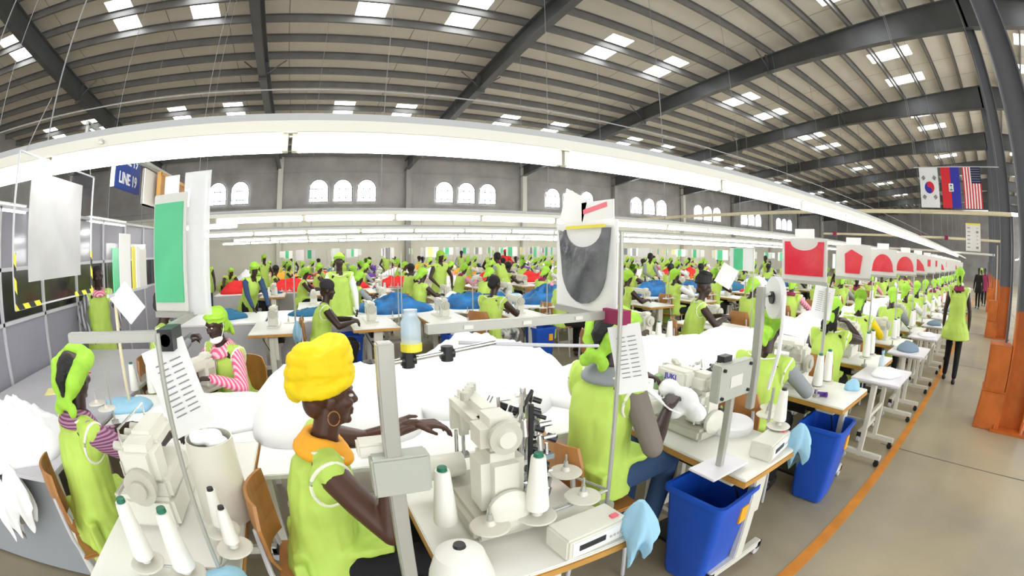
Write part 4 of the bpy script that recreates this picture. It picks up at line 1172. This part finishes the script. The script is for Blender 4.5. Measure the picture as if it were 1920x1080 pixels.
MB().box((0, 0, .09), (.03, .68, .022)).box((0, 0, -.09), (.03, .68, .022)).box((0, -.33, 0), (.03, .022, .19)).box((0, .33, 0), (.03, .022, .19)).build('frame', M_wood, t)
MB().box((0, -.6, .11), (.016, 1.14, .016)).build('bracket', M_alu, t)
# machine of the pink-striped woman
K_lock.put((-1.02, 3.24, .746), R(145), 'white sewing machine before the woman in pink stripes', 'lockstitch machines')
for i, (x, y) in enumerate(((-1.42, 3.28), (-1.62, 3.34))):
    K_cone.put((x, y, .75), 0, 'white thread cone beside the white machine of the woman in pink, %s' % ('right one' if i == 0 else 'left one'), 'cones behind the left woman')
MBo = make_stand([(.0, -.08), (-.14, .02)], ph=.12, pole=.35); MBo.location = (-1.5, 2.62, .746); MBo['label'] = 'low thread stand behind the head of the left woman'; MBo['group'] = 'thread stands'

# ---- table 2 kit
cm = make_cylinder_machine(); cm.location = (.56, 1.40, TZ); cm.scale = (1.0, 1.0, 1.0)
cm['label'] = 'large cream coverstitch machine with exposed linkage in the middle front'; cm['group'] = 'coverstitch machines'
S2 = make_stand([(-.50, -.02), (-.33, -.03), (-.12, .0), (-.07, .20)], ph=.09, pole=1.05)
S2.location = (.975, 1.16, TZ); S2['label'] = 'thread stand with mostly empty discs on the middle front table'; S2['group'] = 'thread stands'
K_cone.put((.645, 1.13, .885), 0, 'white thread cone with green tip right of the big coverstitch machine', 'cones on the middle front table', 1.1)
K_cone2.put((.77, 1.52, .78), 0, 'white thread cone half hidden behind the green-tipped cone in the middle front', 'cones on the middle front table', 1.1)
K_cone.put((.36, 1.26, .82), 0, 'white thread cone standing left of the big coverstitch machine', 'cones on the middle front table', 1.15)
t = thing('thread_drum', (.325, 1.02, .76), 'white upturned cone with a dark hole at the bottom edge of the picture', 'thread cone')
MB().lathe([(.001, 0), (.105, 0), (.10, .03), (.075, .11), (.03, .135), (.001, .135)], n=28).build('thread', M_cone, t, smooth=True)
MB().lathe([(.001, .13), (.022, .13), (.018, .145), (.001, .145)], n=14).build('core_tip', M_black, t)
def control_box(loc, rz, lb):
    t = thing('control_box', loc, lb, 'control box', 'control boxes', rz)
    MB().box((0, 0, .045), (.26, .13, .09)).build('case', M_mach, t, bevel=.008)
    MB().box((-.01, -.067, .045), (.20, .004, .06)).build('face_plate', M_paper, t); MB().box((-.03, -.070, .048), (.11, .004, .022)).build('display', M_lcd, t)
    b = MB()
    for i in range(4): b.box((.05+.016*i, -.070, .04), (.009, .004, .009))
    b.build('keys', M_mach2, t); MB().box((.09, -.03, .093), (.03, .02, .008)).build('button', M_pinkb, t)
control_box((.78, 1.015, TZ), R(4), 'white control box with a dark display on the middle front table')
o = cloth_lump('cloth_mask', M_mask, .085, .22, 5, 6); o.location = (.93, .92, .93); tag(o, 'light blue cloth hanging at the right corner of the middle front table', 'face mask')
t = thing('tape_post', (.16, 1.0, 0), 'grey upright post with clamp box rising from the bottom in the middle', 'post')
MB().box((0, 0, .77), (.042, .042, 1.54)).box((0, 0, .01), (.3, .3, .02)).build('upright', M_alu, t, bevel=.004)
MB().box((.015, .0, 1.20), (.15, .06, .11)).build('clamp_box', mat('grey_green_metal', (.46, .48, .42), .4), t, bevel=.006)
MB().box((-.03, .045, 1.26), (.11, .06, .04)).build('white_block', M_legc, t, bevel=.006)
t2 = thing('guide_rod', (.15, 1.06, 1.47), 'chrome rod with two black clamps reaching right from the grey post', 'rod')
MB().cyl((0, 0, 0), (.36, .10, .01), .007, n=10).build('rod', M_chrome, t2, smooth=True)
for x in (.085, .20): MB().cyl((x, x*.28, -.018), (x, x*.28, .022), .017, n=12).cyl((x-.02, x*.28, 0), (x+.02, x*.28, .002), .013, n=12).build('clamp', M_black, t2)
tag(MB().cyl((.42, 1.22, 1.475), (.90, 1.18, 1.425), .006, n=8).build('guide_rod', M_framew), 'thin white rod pointing right before the white garments', 'rod')
t = thing('oil_bottle', (.245, 1.085, 1.495), 'pale blue bottle with a yellow band standing on the chrome rod', 'bottle')
MB().lathe([(.001, 0), (.024, 0), (.026, .012), (.026, .075), (.018, .088), (.018, .105), (.001, .105)], n=20).build('bottle', M_bottle, t, smooth=True)
MB().lathe([(.0265, .0), (.028, .0), (.028, .020), (.0265, .020)], n=20).build('band', M_yel, t)
t = thing('card_bar', (.98, 1.24, 1.515), 'long grey metal bar crossing the middle of the picture', 'bar', 'bars on the poles')
MB().box((-.31, 0.02, .0), (.68, .030, .030)).build('rail', M_alu, t, bevel=.003)
MB().box((.02, -.03, .0), (.05, .10, .05)).build('clamp', M_maroon, t)
for k in range(3): MB().box((-.12-.2*k, .003, .0), (.03, .004, .012)).build('slot', M_card, t)
card('grey', (1.00, 1.41, 1.685), 'white sample card with a dark grey bib shape in the middle', .40, .34, 'sample cards on the poles')
o = MB().box((0, 0, 0), (.004, .16, .14)).build('paper_sheet', M_paper); o.location = (1.0, 1.49, 1.905); o.rotation_euler = (R(22), 0, 0); tag(o, 'white paper sheet leaning above the grey sample card, left one', 'paper')
t = thing('paper_sheet', (1.0, 1.33, 1.885), 'paper sheet with a red heading above the grey sample card', 'paper')
MB().box((0, 0, 0), (.004, .20, .09)).build('sheet', M_paper, t); MB().box((-.003, 0.01, .02), (.002, .15, .018), M=Matrix.Rotation(R(-8), 4, 'X')).build('heading', M_pinkb, t)
MB().box((-.018, .06, -.05), (.002, .26, .012)).build('yellow_strip', M_yel, t)
t = hang_paper((1.00, 1.17, 1.49), .115, .25, R(48), R(-12), 'narrow white paper tag hanging in front of the woman seen from behind')

# ---- table 3 kit
co = make_cylinder_machine(); co.location = (1.86, 1.58, TZ); co.rotation_euler = (0, 0, R(0)); co.scale = (.95, .95, .78)
co['label'] = 'cream machine with brass loopers and blue lettering behind the grey box plate'; co['group'] = 'coverstitch machines'
b = MB()
random.seed(11)
for i in range(22): b.cyl((-.14+.2*random.random(), -.24+.30*random.random(), .10+.2*random.random()), (-.12+.2*random.random(), -.2+.28*random.random(), .14+.2*random.random()), .006, n=6)
bo = b.build('looper_linkage', M_chrome, co)
MB().box((-.09, .02, .40), (.10, .22, .12)).build('head_cover', M_mach, co, bevel=.015)
text_mesh('JUKI', .05, face_mx((-.1415, .02, .41)), 'maker_lettering', mat('letter_blue', (.08, .06, .55), .5), co, bold=.001)
MB().lathe([(.001, 0), (.026, 0), (.026, .10), (.001, .12)], (-.16, .10, .30), 16).build('oil_window', M_oil, co, smooth=True)
b = MB(); b.ell((-.17, -.06, .26), (.07, .10, .06)).ell((-.20, .02, .30), (.06, .06, .05)).ell((-.15, -.14, .20), (.05, .07, .05)).ell((-.21, -.04, .20), (.05, .06, .05))
o = fl('cloth_scrap', b, .01, M_whitec); o.location = (1.86, 1.52, TZ-.02); tag(o, 'bunched white cloth being sewn on the machine behind the grey box plate', 'cloth')
t = thing('tape_stand', (1.58, 1.08, .785), 'grey stand with a box plate and post holding the clear tape reel', 'stand')
MB().box((0, 0, 0), (.27, .16, .012)).build('base_plate', M_lilact, t, bevel=.003)
MB().box((0, 0, .18), (.032, .032, .36)).build('stem', M_alu, t, bevel=.003)
MB().box((-.02, -.01, .43), (.25, .05, .16)).build('box_plate', mat('grey_green_metal', (.46, .48, .42), .4), t, bevel=.004)
MB().box((-.02, -.0365, .43), (.09, .003, .05)).build('printed_plate', M_card, t)
b = MB()
for sx in (-.12, .08):
    for sz in (.37, .49): b.cyl((sx, -.03, sz), (sx, -.045, sz), .008, n=8)
b.build('screws', M_black, t); MB().box((-.05, .02, .52), (.06, .04, .03)).build('latch', M_black, t)
MB().box((.15, -.02, .54), (.036, .036, .56)).build('post', M_alu, t, bevel=.003)
MB().cyl((.15, -.02, .78), (.26, -.06, .785), .010, n=8).build('axle', M_chrome, t)
t = thing('tape_reel', (1.80, 1.035, 1.555), 'clear white tape reel with black hub on the grey post', 'reel', rz=R(-35))
MB().cyl((.0, 0, 0), (.03, 0, 0), .095, n=32).build('wound_tape', mat('reel_film', (.85, .85, .83), .4, clear=.25), t, smooth=True)
MB().cyl((-.01, 0, 0), (.045, 0, 0), .028, n=20).build('hub', M_black, t, smooth=True)
MB().tube([(.015, -.09, .02), (.015, -.10, -.10), (.015, -.085, -.24), (.015, -.02, -.42)], .010, 6).build('tape_tail', M_whitec, t)
t = thing('cloth_roll', (2.03, 1.36, TZ), 'flat roll of white tape lying on the table behind the control box', 'roll')
MB().lathe([(.03, 0), (.13, 0), (.14, .02), (.14, .05), (.13, .06), (.03, .06)], n=28).build('roll', M_whitec, t, smooth=True)
control_box((1.95, 1.02, TZ), R(8), 'white control box with a dark display on the table over the closest blue bin')
S3 = make_stand([(.0, -.07), (.10, .07), (.22, .12)], ph=.10, pole=.30); S3.location = (2.06, 1.12, TZ); S3['label'] = 'thread stand with three discs beside the tape reel'; S3['group'] = 'thread stands'
K_cone2.put((2.06, 1.05, .893), 0, 'white thread cone with cut top on the stand beside the tape reel', 'cones beside the tape reel', 1.0)
o = cloth_lump('cloth_mask', M_mask, .085, .20, 15, 6); o.location = (2.12, .93, .89); tag(o, 'light blue cloth hanging beside the second blue bin', 'face mask')
# ---- table 4 kit
K_over.put((3.15, 1.62, TZ), 0, 'white overlock machine in front of the woman with braids', 'overlock machines', 1.15)
t = thing('seam_clip', (3.05, 1.22, TZ), 'purple blue clip lying on the table edge near the white overlock', 'clip')
MB().box((0, 0, .015), (.05, .11, .02), .4).box((.0, .05, .02), (.08, .02, .02), .4).box((.0, -.05, .02), (.07, .02, .02), .4).build('body', M_purp, t, bevel=.004)
heap('cloth_scrap', M_mask, .09, .07, .09, 5.5, 'light blue cloth standing on the corner of the table with the purple clip', 'cloth', (3.42, 1.08, TZ), 36, .5)
# bins
for x, y, lb in ((1.70, 1.17, 'blue bin closest to us under the table with the grey box plate'), (3.02, 1.10, 'blue bin with an orange sticker beside the orange floor line, second from us'),
                 (3.25, 5.72, 'blue bin under the second line, right of the printed skirt'), (1.95, 5.80, 'blue bin half hidden behind the white garments at the second line'), (.5, 6.2, 'blue bin glimpsed under the table of the man in the knitted hat')):
    K_bin.put((x, y, 0), R(4), lb, 'blue waste bins')

# ---- rest of the first line, near row
cards = ['tank', 'pent', 'dome', 'dome', 'arc', 'rect', 'rect', 'arc', 'rect', 'rect', 'rect', 'dome', 'rect', 'rect', 'rect', 'rect']
cx0 = 3.0
for k in range(15):
    x = 3.0 if k == 0 else 4.2+1.25*(k-1)
    card(cards[k], (x+.02, 1.46 if k < 3 else 1.40, 1.72), 'red sample card on the aisle side poles, %s from us' % ORD[k], .40, .30, 'red sample cards along the aisle')
    tag_o = K_stand.put((x+.03 if k else 3.0, 1.24, TZ), 0, 'thread stand carrying the red sample card that is %s from us' % ORD[k], 'stands along the aisle')
    ex = MB().cyl((0, 0, .78), (0, 0, .95), .008, n=6)
    for j in (-1, 1):
        K_cone.put(((x+.03 if k else 3.0)+.09*j, 1.21, TZ+.112), 0, 'white thread cone %s of the pole with the %s red card' % ('left' if j < 0 else 'right', ORD[k]), 'cones along the aisle')
for k in range(15):
    x = 4.55+1.33*k
    T_near.put((x, 1.60, 0), 0, 'sewing table past the one with the purple clip, %s of its kind along the aisle' % ORD[k], 'tables along the aisle')
    T_side.put((x-.42 if k else 4.08, .97, 0), 0, 'pale side table on castors beside the aisle, %s from us' % ORD[k], 'side tables along the aisle')
    (K_over if k % 2 == 0 else K_lock).put((x, 1.66, TZ), 0, 'sewing machine along the aisle past the braided woman, %s of its run' % ORD[k], 'machines along the aisle')
    if k % 2 == 0: heap('cloth_scrap', M_whitec, .20, .15, .05, k+2.2, 'white cloth lying on the pale side table that is %s from us' % ORD[k], 'cloth', ((x-.42 if k else 4.10), .95, TZ), 32, .4)
    else: heap('cloth_scrap', mat('denim_scrap', (.20, .28, .36), .8), .20, .15, .09, k+2.2, 'grey blue cloth on the pale side table that is %s from us' % ORD[k], 'cloth', (x-.42, 1.0, TZ), 32, .5)
t = thing('spray_bottle', (4.30, 1.06, TZ), 'pale blue bottle on the first pale side table', 'bottle')
MB().lathe([(.001, 0), (.035, 0), (.035, .09), (.015, .12), (.015, .14), (.001, .14)], n=16).build('bottle', M_bottle, t, smooth=True); MB().box((.01, 0, .15), (.05, .018, .02)).build('nozzle', M_mask, t)

# ---- crowd kinds
def crowd(name, pose, head, **kw):
    return Kind(person('x', (0, 0, 0), 0, pose, head, vox=.0145, **kw))
sit1 = dict(P=(0, 0, .60), lean=.16, hp=.3); sit2 = dict(P=(0, 0, .60), lean=.30, hl=(.48, .10, .88), hr=(.44, -.2, .92), hp=.45, hy=.3); sit3 = dict(P=(0, 0, .60), lean=.06, hl=(.36, .18, .9), hr=(.3, -.16, 1.05), hp=.05, hy=-.35)
CK = [('in lime headscarf', crowd('a', sit1, 'scarf')), ('in lime headscarf leaning in', crowd('b', sit2, 'scarf', sleeve=M_greyc, sfrac=.3)),
      ('with bare black hair', crowd('c', sit1, 'afro')), ('in white sleeves', crowd('d', sit3, 'scarf', sleeve=M_whitec)),
      ('in pink sleeves', crowd('e', sit2, 'scarf', sleeve=M_pink, collar=M_maroon)), ('in lime cap', crowd('f', sit3, ('scarf', 'visor')))]
SK = [('standing in lime headscarf', crowd('g', dict(pose='stand', lean=.04, hl=(.2, .2, .95), hr=(.2, -.2, .95)), 'scarf')),
      ('leaning with bare black hair', crowd('h', dict(pose='bend', lean=.3, hl=(.4, .16, .95), hr=(.4, -.16, .95)), 'hair', sleeve=M_greyc))]
random.seed(21)
lines = [.95, 5.65, 10.45, 15.25, 20.05]
lname = ['first', 'second', 'third', 'fourth', 'fifth']
heapc = [None, [M_bluec, M_bluec, M_bluec, M_tealc, M_whitec], [M_redc, M_redc, M_bluec, M_redc, M_whitec], [M_whitec, M_orangec, M_redc, M_purp, M_whitec], [M_whitec, M_orangec, M_pill, M_bluec, M_purp]]
hname = {M_bluec.name: 'blue', M_tealc.name: 'teal', M_whitec.name: 'white', M_redc.name: 'red', M_orangec.name: 'orange', M_purp.name: 'purple', M_pill.name: 'pale yellow'}
def station(L, row, k, x, ys, yt, who, detail):
    where = '%s from left, %s row, %s line' % (ORD[k], 'near' if row == 0 else 'far', lname[L])
    (T_near if detail else T_far).put((x+.62, yt, 0), 0, 'sewing table, '+where, 'sewing tables of the %s line' % lname[L])
    (K_lock if detail else K_low).put((x+.62, yt+.12, TZ), 0, 'cream sewing machine, '+where, 'machines of the %s line' % lname[L])
    if who:
        d, K = who
        K.put((x, ys, 0), random.uniform(-.3, .3) + (PI if random.random() < .12 else 0), 'worker %s, %s' % (d, where), 'workers of the %s line' % lname[L])
        if detail: K_chair.put((x-.03, ys, 0), 0, 'plywood chair, '+where, 'chairs of the %s line' % lname[L])
for L in range(5):
    y0 = lines[L]
    for row in (0, 1):
        if L == 0 and row == 0:
            for k in range(13):
                d, K = random.choice(CK)
                x = 6.6+1.33*k
                K.put((x, 1.62, 0), random.uniform(-.15, .15), 'worker %s beside the aisle, %s beyond the yellow sleeves' % (d, ORD[k]), 'workers along the aisle')
            continue
        ys = y0+.38 if row == 0 else y0+2.72; yt = y0+.48 if row == 0 else y0+2.82
        if L == 0: xs = [2.9+1.35*k for k in range(12)]
        elif L == 1 and row == 0: xs = [-1.2, .2, 1.26, 2.46, 3.75]+[5.1+1.33*k for k in range(12)]
        elif L == 1: xs = [-.6+1.33*k for k in range(16)]
        else: xs = [-1.0-.6*(L-1)+.4*row+1.33*k for k in range(18)]
        for k, x in enumerate(xs):
            who = random.choice(CK) if random.random() < .88 else None
            if L == 1 and ((row == 0 and k in (0, 1, 2, 3)) or (row == 1 and k == 0)): who = None
            if L == 0 and row == 1 and abs(x-4.2) < .7: who = None
            station(L, row, k, x, ys, yt, who, L <= 1 and k < 8)
            if k % 2 == 0 and L < 3 and not (L == 1 and k < 6):
                for j in (-1, 1):
                    (K_ocone if (L == 2 and k > 2) else K_cone).put((x+.62+.09*j, yt-.36, TZ), 0, '%s thread cone, %s one on table %s from left, %s row, %s line' % ('orange' if (L == 2 and k > 2) else 'white', 'left' if j < 0 else 'right', ORD[k], 'near' if row == 0 else 'far', lname[L]), 'cones of the %s line' % lname[L])
            if row == 0 and L >= 1:
                K_stand_s.put((x+.95, yt-.34, TZ), 0, 'thread pole on table %s from left, near row, %s line' % (ORD[k], lname[L]), 'thread poles of the %s line' % lname[L])
            if (L >= 2 and k % 3 != row) or (L == 0 and k % 3 == 1) or (L == 1 and row == 1 and k % 3 == 2 and k > 5):
                t = thing('hanging_card', (x+.86, yt-.3, 1.66), 'pale card on a pole, %s from left, %s row, %s line' % (ORD[k], ('near', 'far')[row], lname[L]), 'card', 'cards over the %s line' % lname[L], rz=R(random.choice((0, 35, -30, 60))))
                MB().box((0, 0, 0), (.01, .42, .30)).build('card', M_paper, t); MB().box((-.008, .06, 0), (.004, .16, .29)).build('colour_strip', random.choice((M_greencard, M_greencard, M_paper, M_pill, M_greyc)), t)
                MB().cyl((0, -.2, -.9), (0, -.2, .15), .008, n=6).build('pole', M_alu, t)
    if L:
        for k in range(12):
            x0 = -2.2-.5*(L-1)+1.45*k
            if L == 1 and x0 < -2.3: continue
            centre_table(x0, x0+1.42, y0+1.02, y0+2.30, 'white centre table %s from the left in the %s line' % (ORD[k], lname[L]), z=.745, skirt=(k < 2))
            m = heapc[L][k % 5] if not (L == 1 and k in (0, 1)) else M_tealc
            if L == 1 and k == 2: m = M_bluec
            if L == 1 and k in (3, 4): m = M_bluec
            if L == 2 and k < 3: m = M_redc
            sc = .55 if (L == 1 and k in (0, 1)) else 1
            heap('fabric_pile', m, .66*sc, .5*sc, .32 if L > 1 or k > 1 else .14, L*3.3+k*1.3, '%s fabric pile, %s from left in the middle of the %s line' % (hname[m.name], ORD[k], lname[L]), loc=(x0+.71, y0+1.66, .746), res=44 if L < 3 else 28, rough=.55, sharp=1.3)
# small cloth on the tables of the far lines
SC = [(nm, Kind(heap('cloth_scrap', mm, .19, .14, hh, 3.1+i, 'x', 'cloth', res=22, rough=.5))) for i, (nm, mm, hh) in enumerate((('white', M_whitec, .16), ('pale blue', M_mask, .10), ('teal', M_tealc, .09), ('white', M_whitec, .24), ('red', M_redc, .12), ('pale yellow', M_pill, .10)))]
random.seed(31)
for L in range(1, 5):
    for row in (0, 1):
        for k in range(17):
            if random.random() < .3: continue
            x = (-1.0-.6*(L-1)+.4*row if L > 1 else 5.1 if row == 0 else .7)+1.33*k+.62
            if x > 19: continue
            nm, K = random.choice(SC)
            yt = lines[L]+(.48 if row == 0 else 2.82)
            o = K.put((x+.05, yt-(.22 if row else -.38) - (.1 if row else 0), TZ), random.uniform(0, 3), '%s cloth on table %s from left, %s row, %s line' % (nm, ORD[k], 'near' if row == 0 else 'far', lname[L]), 'loose cloths on the %s line' % lname[L])
for i, (x, y) in enumerate(((-.22, 5.62), (1.20, 5.60))):
    o = cloth_lump('cloth_mask', M_mask, .11, .26, 40+i, 5); o.location = (x, y, .90); tag(o, 'light blue cloth hanging from a second line table, %s' % ('left of the knitted hat', 'right of the knitted hat')[i], 'face mask')
    t = thing('thread_pole', (x-.02, 5.72, TZ), 'thin pole behind a hanging blue cloth, %s' % ('left of the knitted hat', 'right of the knitted hat')[i], 'pole'); MB().cyl((0, 0, 0), (0, 0, .95), .008, n=6).build('pole', M_alu, t)
b = MB(); b.box((0, 0, 0), (.13, .20, .006)); b.box((.02, .02, -.004), (.12, .18, .006), .3)
o = b.build('cloth_piece', M_whitec); o.location = (1.53, 1.46, 1.02); o.rotation_euler = (R(20), R(25), .2); tag(o, 'white cloth piece held up by the woman seen from behind', 'cloth')
# standing people in the gaps
random.seed(5)
for i, (x, y, rz) in enumerate(((2.9, 9.7, -1.2), (4.6, 9.9, 2.2), (-1.6, 14.4, -1), (1.1, 14.6, -2), (6.2, 14.4, 1.0), (9.3, 9.9, -1.5), (3.3, 19.2, -1.4), (6.8, 19.3, -1.8), (11.8, 14.5, -2.2), (14.0, 19.2, -1.7), (12.3, 4.7, 2.6), (16.5, 9.8, 3.0), (-.9, 19.3, -1.2), (18.6, 4.8, 2.8))):
    d, K = SK[i % 2]
    K.put((x, y, 0), rz, 'worker %s between the lines, %s of those standing' % (d, ORD[i]), 'standing workers between the lines')

# pale tag on a thin pole and other near papers over the second line
hang_paper((3.62, 1.52, 1.50), .19, .27, R(23), R(8), 'printed paper tag hanging left of the woman with braids')
t = thing('tag_pole', (3.60, 1.50, TZ-.01), 'thin grey pole standing left of the woman with braids', 'pole'); MB().cyl((0, 0, 0), (0, 0, .74), .011, n=8).cyl((0, 0, 0), (0, 0, .02), .03, n=10).build('pole', M_alu, t)
hang_paper((4.9, 3.5, 1.56), .24, .28, R(35), R(28), 'blank white tag on a pole right of the woman in the black turban', False)

# ---- flags and board
def fx(y, z): return Matrix.Translation((0, y, z))
def flag(y, label):
    return thing('flag', (12.45, y, 3.65), label, 'flag')
H, Wd = 1.02, .60
t = flag(1.74, 'white flag with a red and blue disc and four black bar groups, left of three'); MB().box((0, 0, 0), (.008, Wd, H)).build('cloth', M_fwhite, t)
FM = face_mx((-.006, 0, 0))   # x right = -y, y up
def disc(a0, a1, r, c=(0, 0), n=16): return [(c[0]+r*math.cos(a0+(a1-a0)*i/n), c[1]+r*math.sin(a0+(a1-a0)*i/n)) for i in range(n+1)]
r = .155
MB().prism(disc(-PI/2, PI/2, r)+disc(PI/2, 3*PI/2, r/2, (0, r/2))[::1]+disc(PI/2, -PI/2, r/2, (0, -r/2)), .004, FM).build('red_half', M_red, t)
MB().prism(disc(0, 2*PI, r, n=28)[:-1], .002, FM).build('blue_half', M_fblue, t)
b = MB()
for sx in (-1, 1):
    for sy in (-1, 1):
        for q in (-1, 0, 1):
            a = math.atan2(sy*.24, sx*.19); ux, uy = math.cos(a), math.sin(a)
            c = (sx*.175+ux*q*.034, sy*.245+uy*q*.034)
            b.box((c[0], c[1], .002), (.018, .10, .004), rz=a, M=FM)
b.build('black_bars', M_black, t)
t = flag(1.04, 'flag of red and blue upright halves with a white centre panel, middle of three')
MB().box((0, .15, 0), (.008, .30, H)).build('red_half', M_red, t); MB().box((0, -.15, 0), (.008, .30, H)).build('blue_half', M_fblue, t)
MB().box((-.006, 0, 0), (.004, .15, .20)).build('centre_panel', M_fwhite, t); 
MB().box((-.009, 0, -.06), (.003, .09, .03)).box((-.009, 0, 0), (.003, .012, .12)).ell((-.009, 0, .05), (.003, .035, .02), 10).build('crest', M_green, t)
t = flag(.34, 'flag of red and white stripes with a dark blue star field, right of three')
b = MB(); c = MB()
for i in range(13): (b if i % 2 == 0 else c).box((0, .30-.60*(i+.5)/13, 0), (.008, .60/13, H))
b.build('red_stripes', M_red, t); c.build('white_stripes', M_fwhite, t)
MB().box((-.004, -.60/2+.60*7/26, H/2-.20), (.008, .60*7/13, .40)).build('star_field', M_navy, t)
b = MB()
for i in range(7):
    for j in range(6): b.cyl((-.0095, -.285+.30*(i+.5)/7, H/2-.02-.36*(j+.5)/6), (-.008, -.285+.30*(i+.5)/7, H/2-.02-.36*(j+.5)/6), .009, n=5)
b.build('stars', M_fwhite, t)
tag(MB().cyl((12.45, -.6, 4.17), (12.45, 2.2, 4.17), .012, n=6).build('flag_rod', M_framew), 'thin rod the three flags hang from', 'rod')
for i, y in enumerate((-.55, 2.15)): tag(MB().cyl((12.45, y, 4.18), (12.45, y, roof_z(y)), .006, n=5).build('hanger_wire', M_wire), 'wire holding the %s end of the flag rod' % ('right', 'left')[i], 'wire')
t = thing('notice_board', (18.64, .60, 2.80), 'tall white board with a yellow head and rows of dark marks above the aisle', 'board')
MB().box((0, 0, 0), (.02, .72, 1.0)).build('panel', M_card, t); MB().box((-.012, 0, .47), (.004, .72, .06)).build('yellow_head', M_yel, t)
b = MB()
for i in range(6): b.box((-.012, .22, .33-.14*i), (.004, .14, .035)).box((-.012, -.2, .33-.14*i), (.004, .08 if i not in (1, 5) else .12, .02 if i not in (1, 5) else .08))
b.build('dark_marks', M_paperg, t)
# fire red boxes and small dark cameras on the pipes
for i, (x, y, z) in enumerate(((18.62, 3.2, 2.72), (18.62, 1.9, 2.72), (18.62, 7.4, 2.72))):
    o = MB().box((0, 0, 0), (.10, .16, .16)).build('alarm_box', M_maroon); o.location = (x, y, z); tag(o, 'small dark red box hanging high over the line, %s from the aisle' % ORD[2-i] if False else 'small dark red box hanging high, %s' % ('second from the aisle', 'closest to the aisle', 'farthest from the aisle')[i], 'box', 'red boxes')
# orange framed machines beyond the columns
for i in range(4):
    t = thing('storage_crate', (11.5+3.5*i, -3.2-.3*i, 0), 'orange crate with white cartons beyond the columns, %s from us' % ORD[i], 'crate', 'crates beyond the columns')
    MB().box((0, 0, .22), (.8, .6, .44)).build('crate', M_orange, t, bevel=.01); MB().box((0, 0, .56), (.6, .5, .22)).build('cartons', M_paper, t)
for i in range(8):
    d, K = random.choice(CK)
    T_far.put((9.5+2*i, -3.9-.5*(i % 3), 0), 0, 'sewing table beyond the columns, %s from us' % ORD[i], 'tables beyond the columns')
    K.put((8.9+2*i, -4.0-.5*(i % 3), 0), 0, 'worker %s beyond the columns, %s from us' % (d, ORD[i]), 'workers beyond the columns')
    K_low.put((9.5+2*i, -3.9-.5*(i % 3), TZ), 0, 'sewing machine beyond the columns, %s from us' % ORD[i], 'machines beyond the columns')
# drop prototypes never placed
for o in list(bpy.data.objects):
    if o.get('label') == 'x':
        for c in list(o.children_recursive): bpy.data.objects.remove(c)
        bpy.data.objects.remove(o)
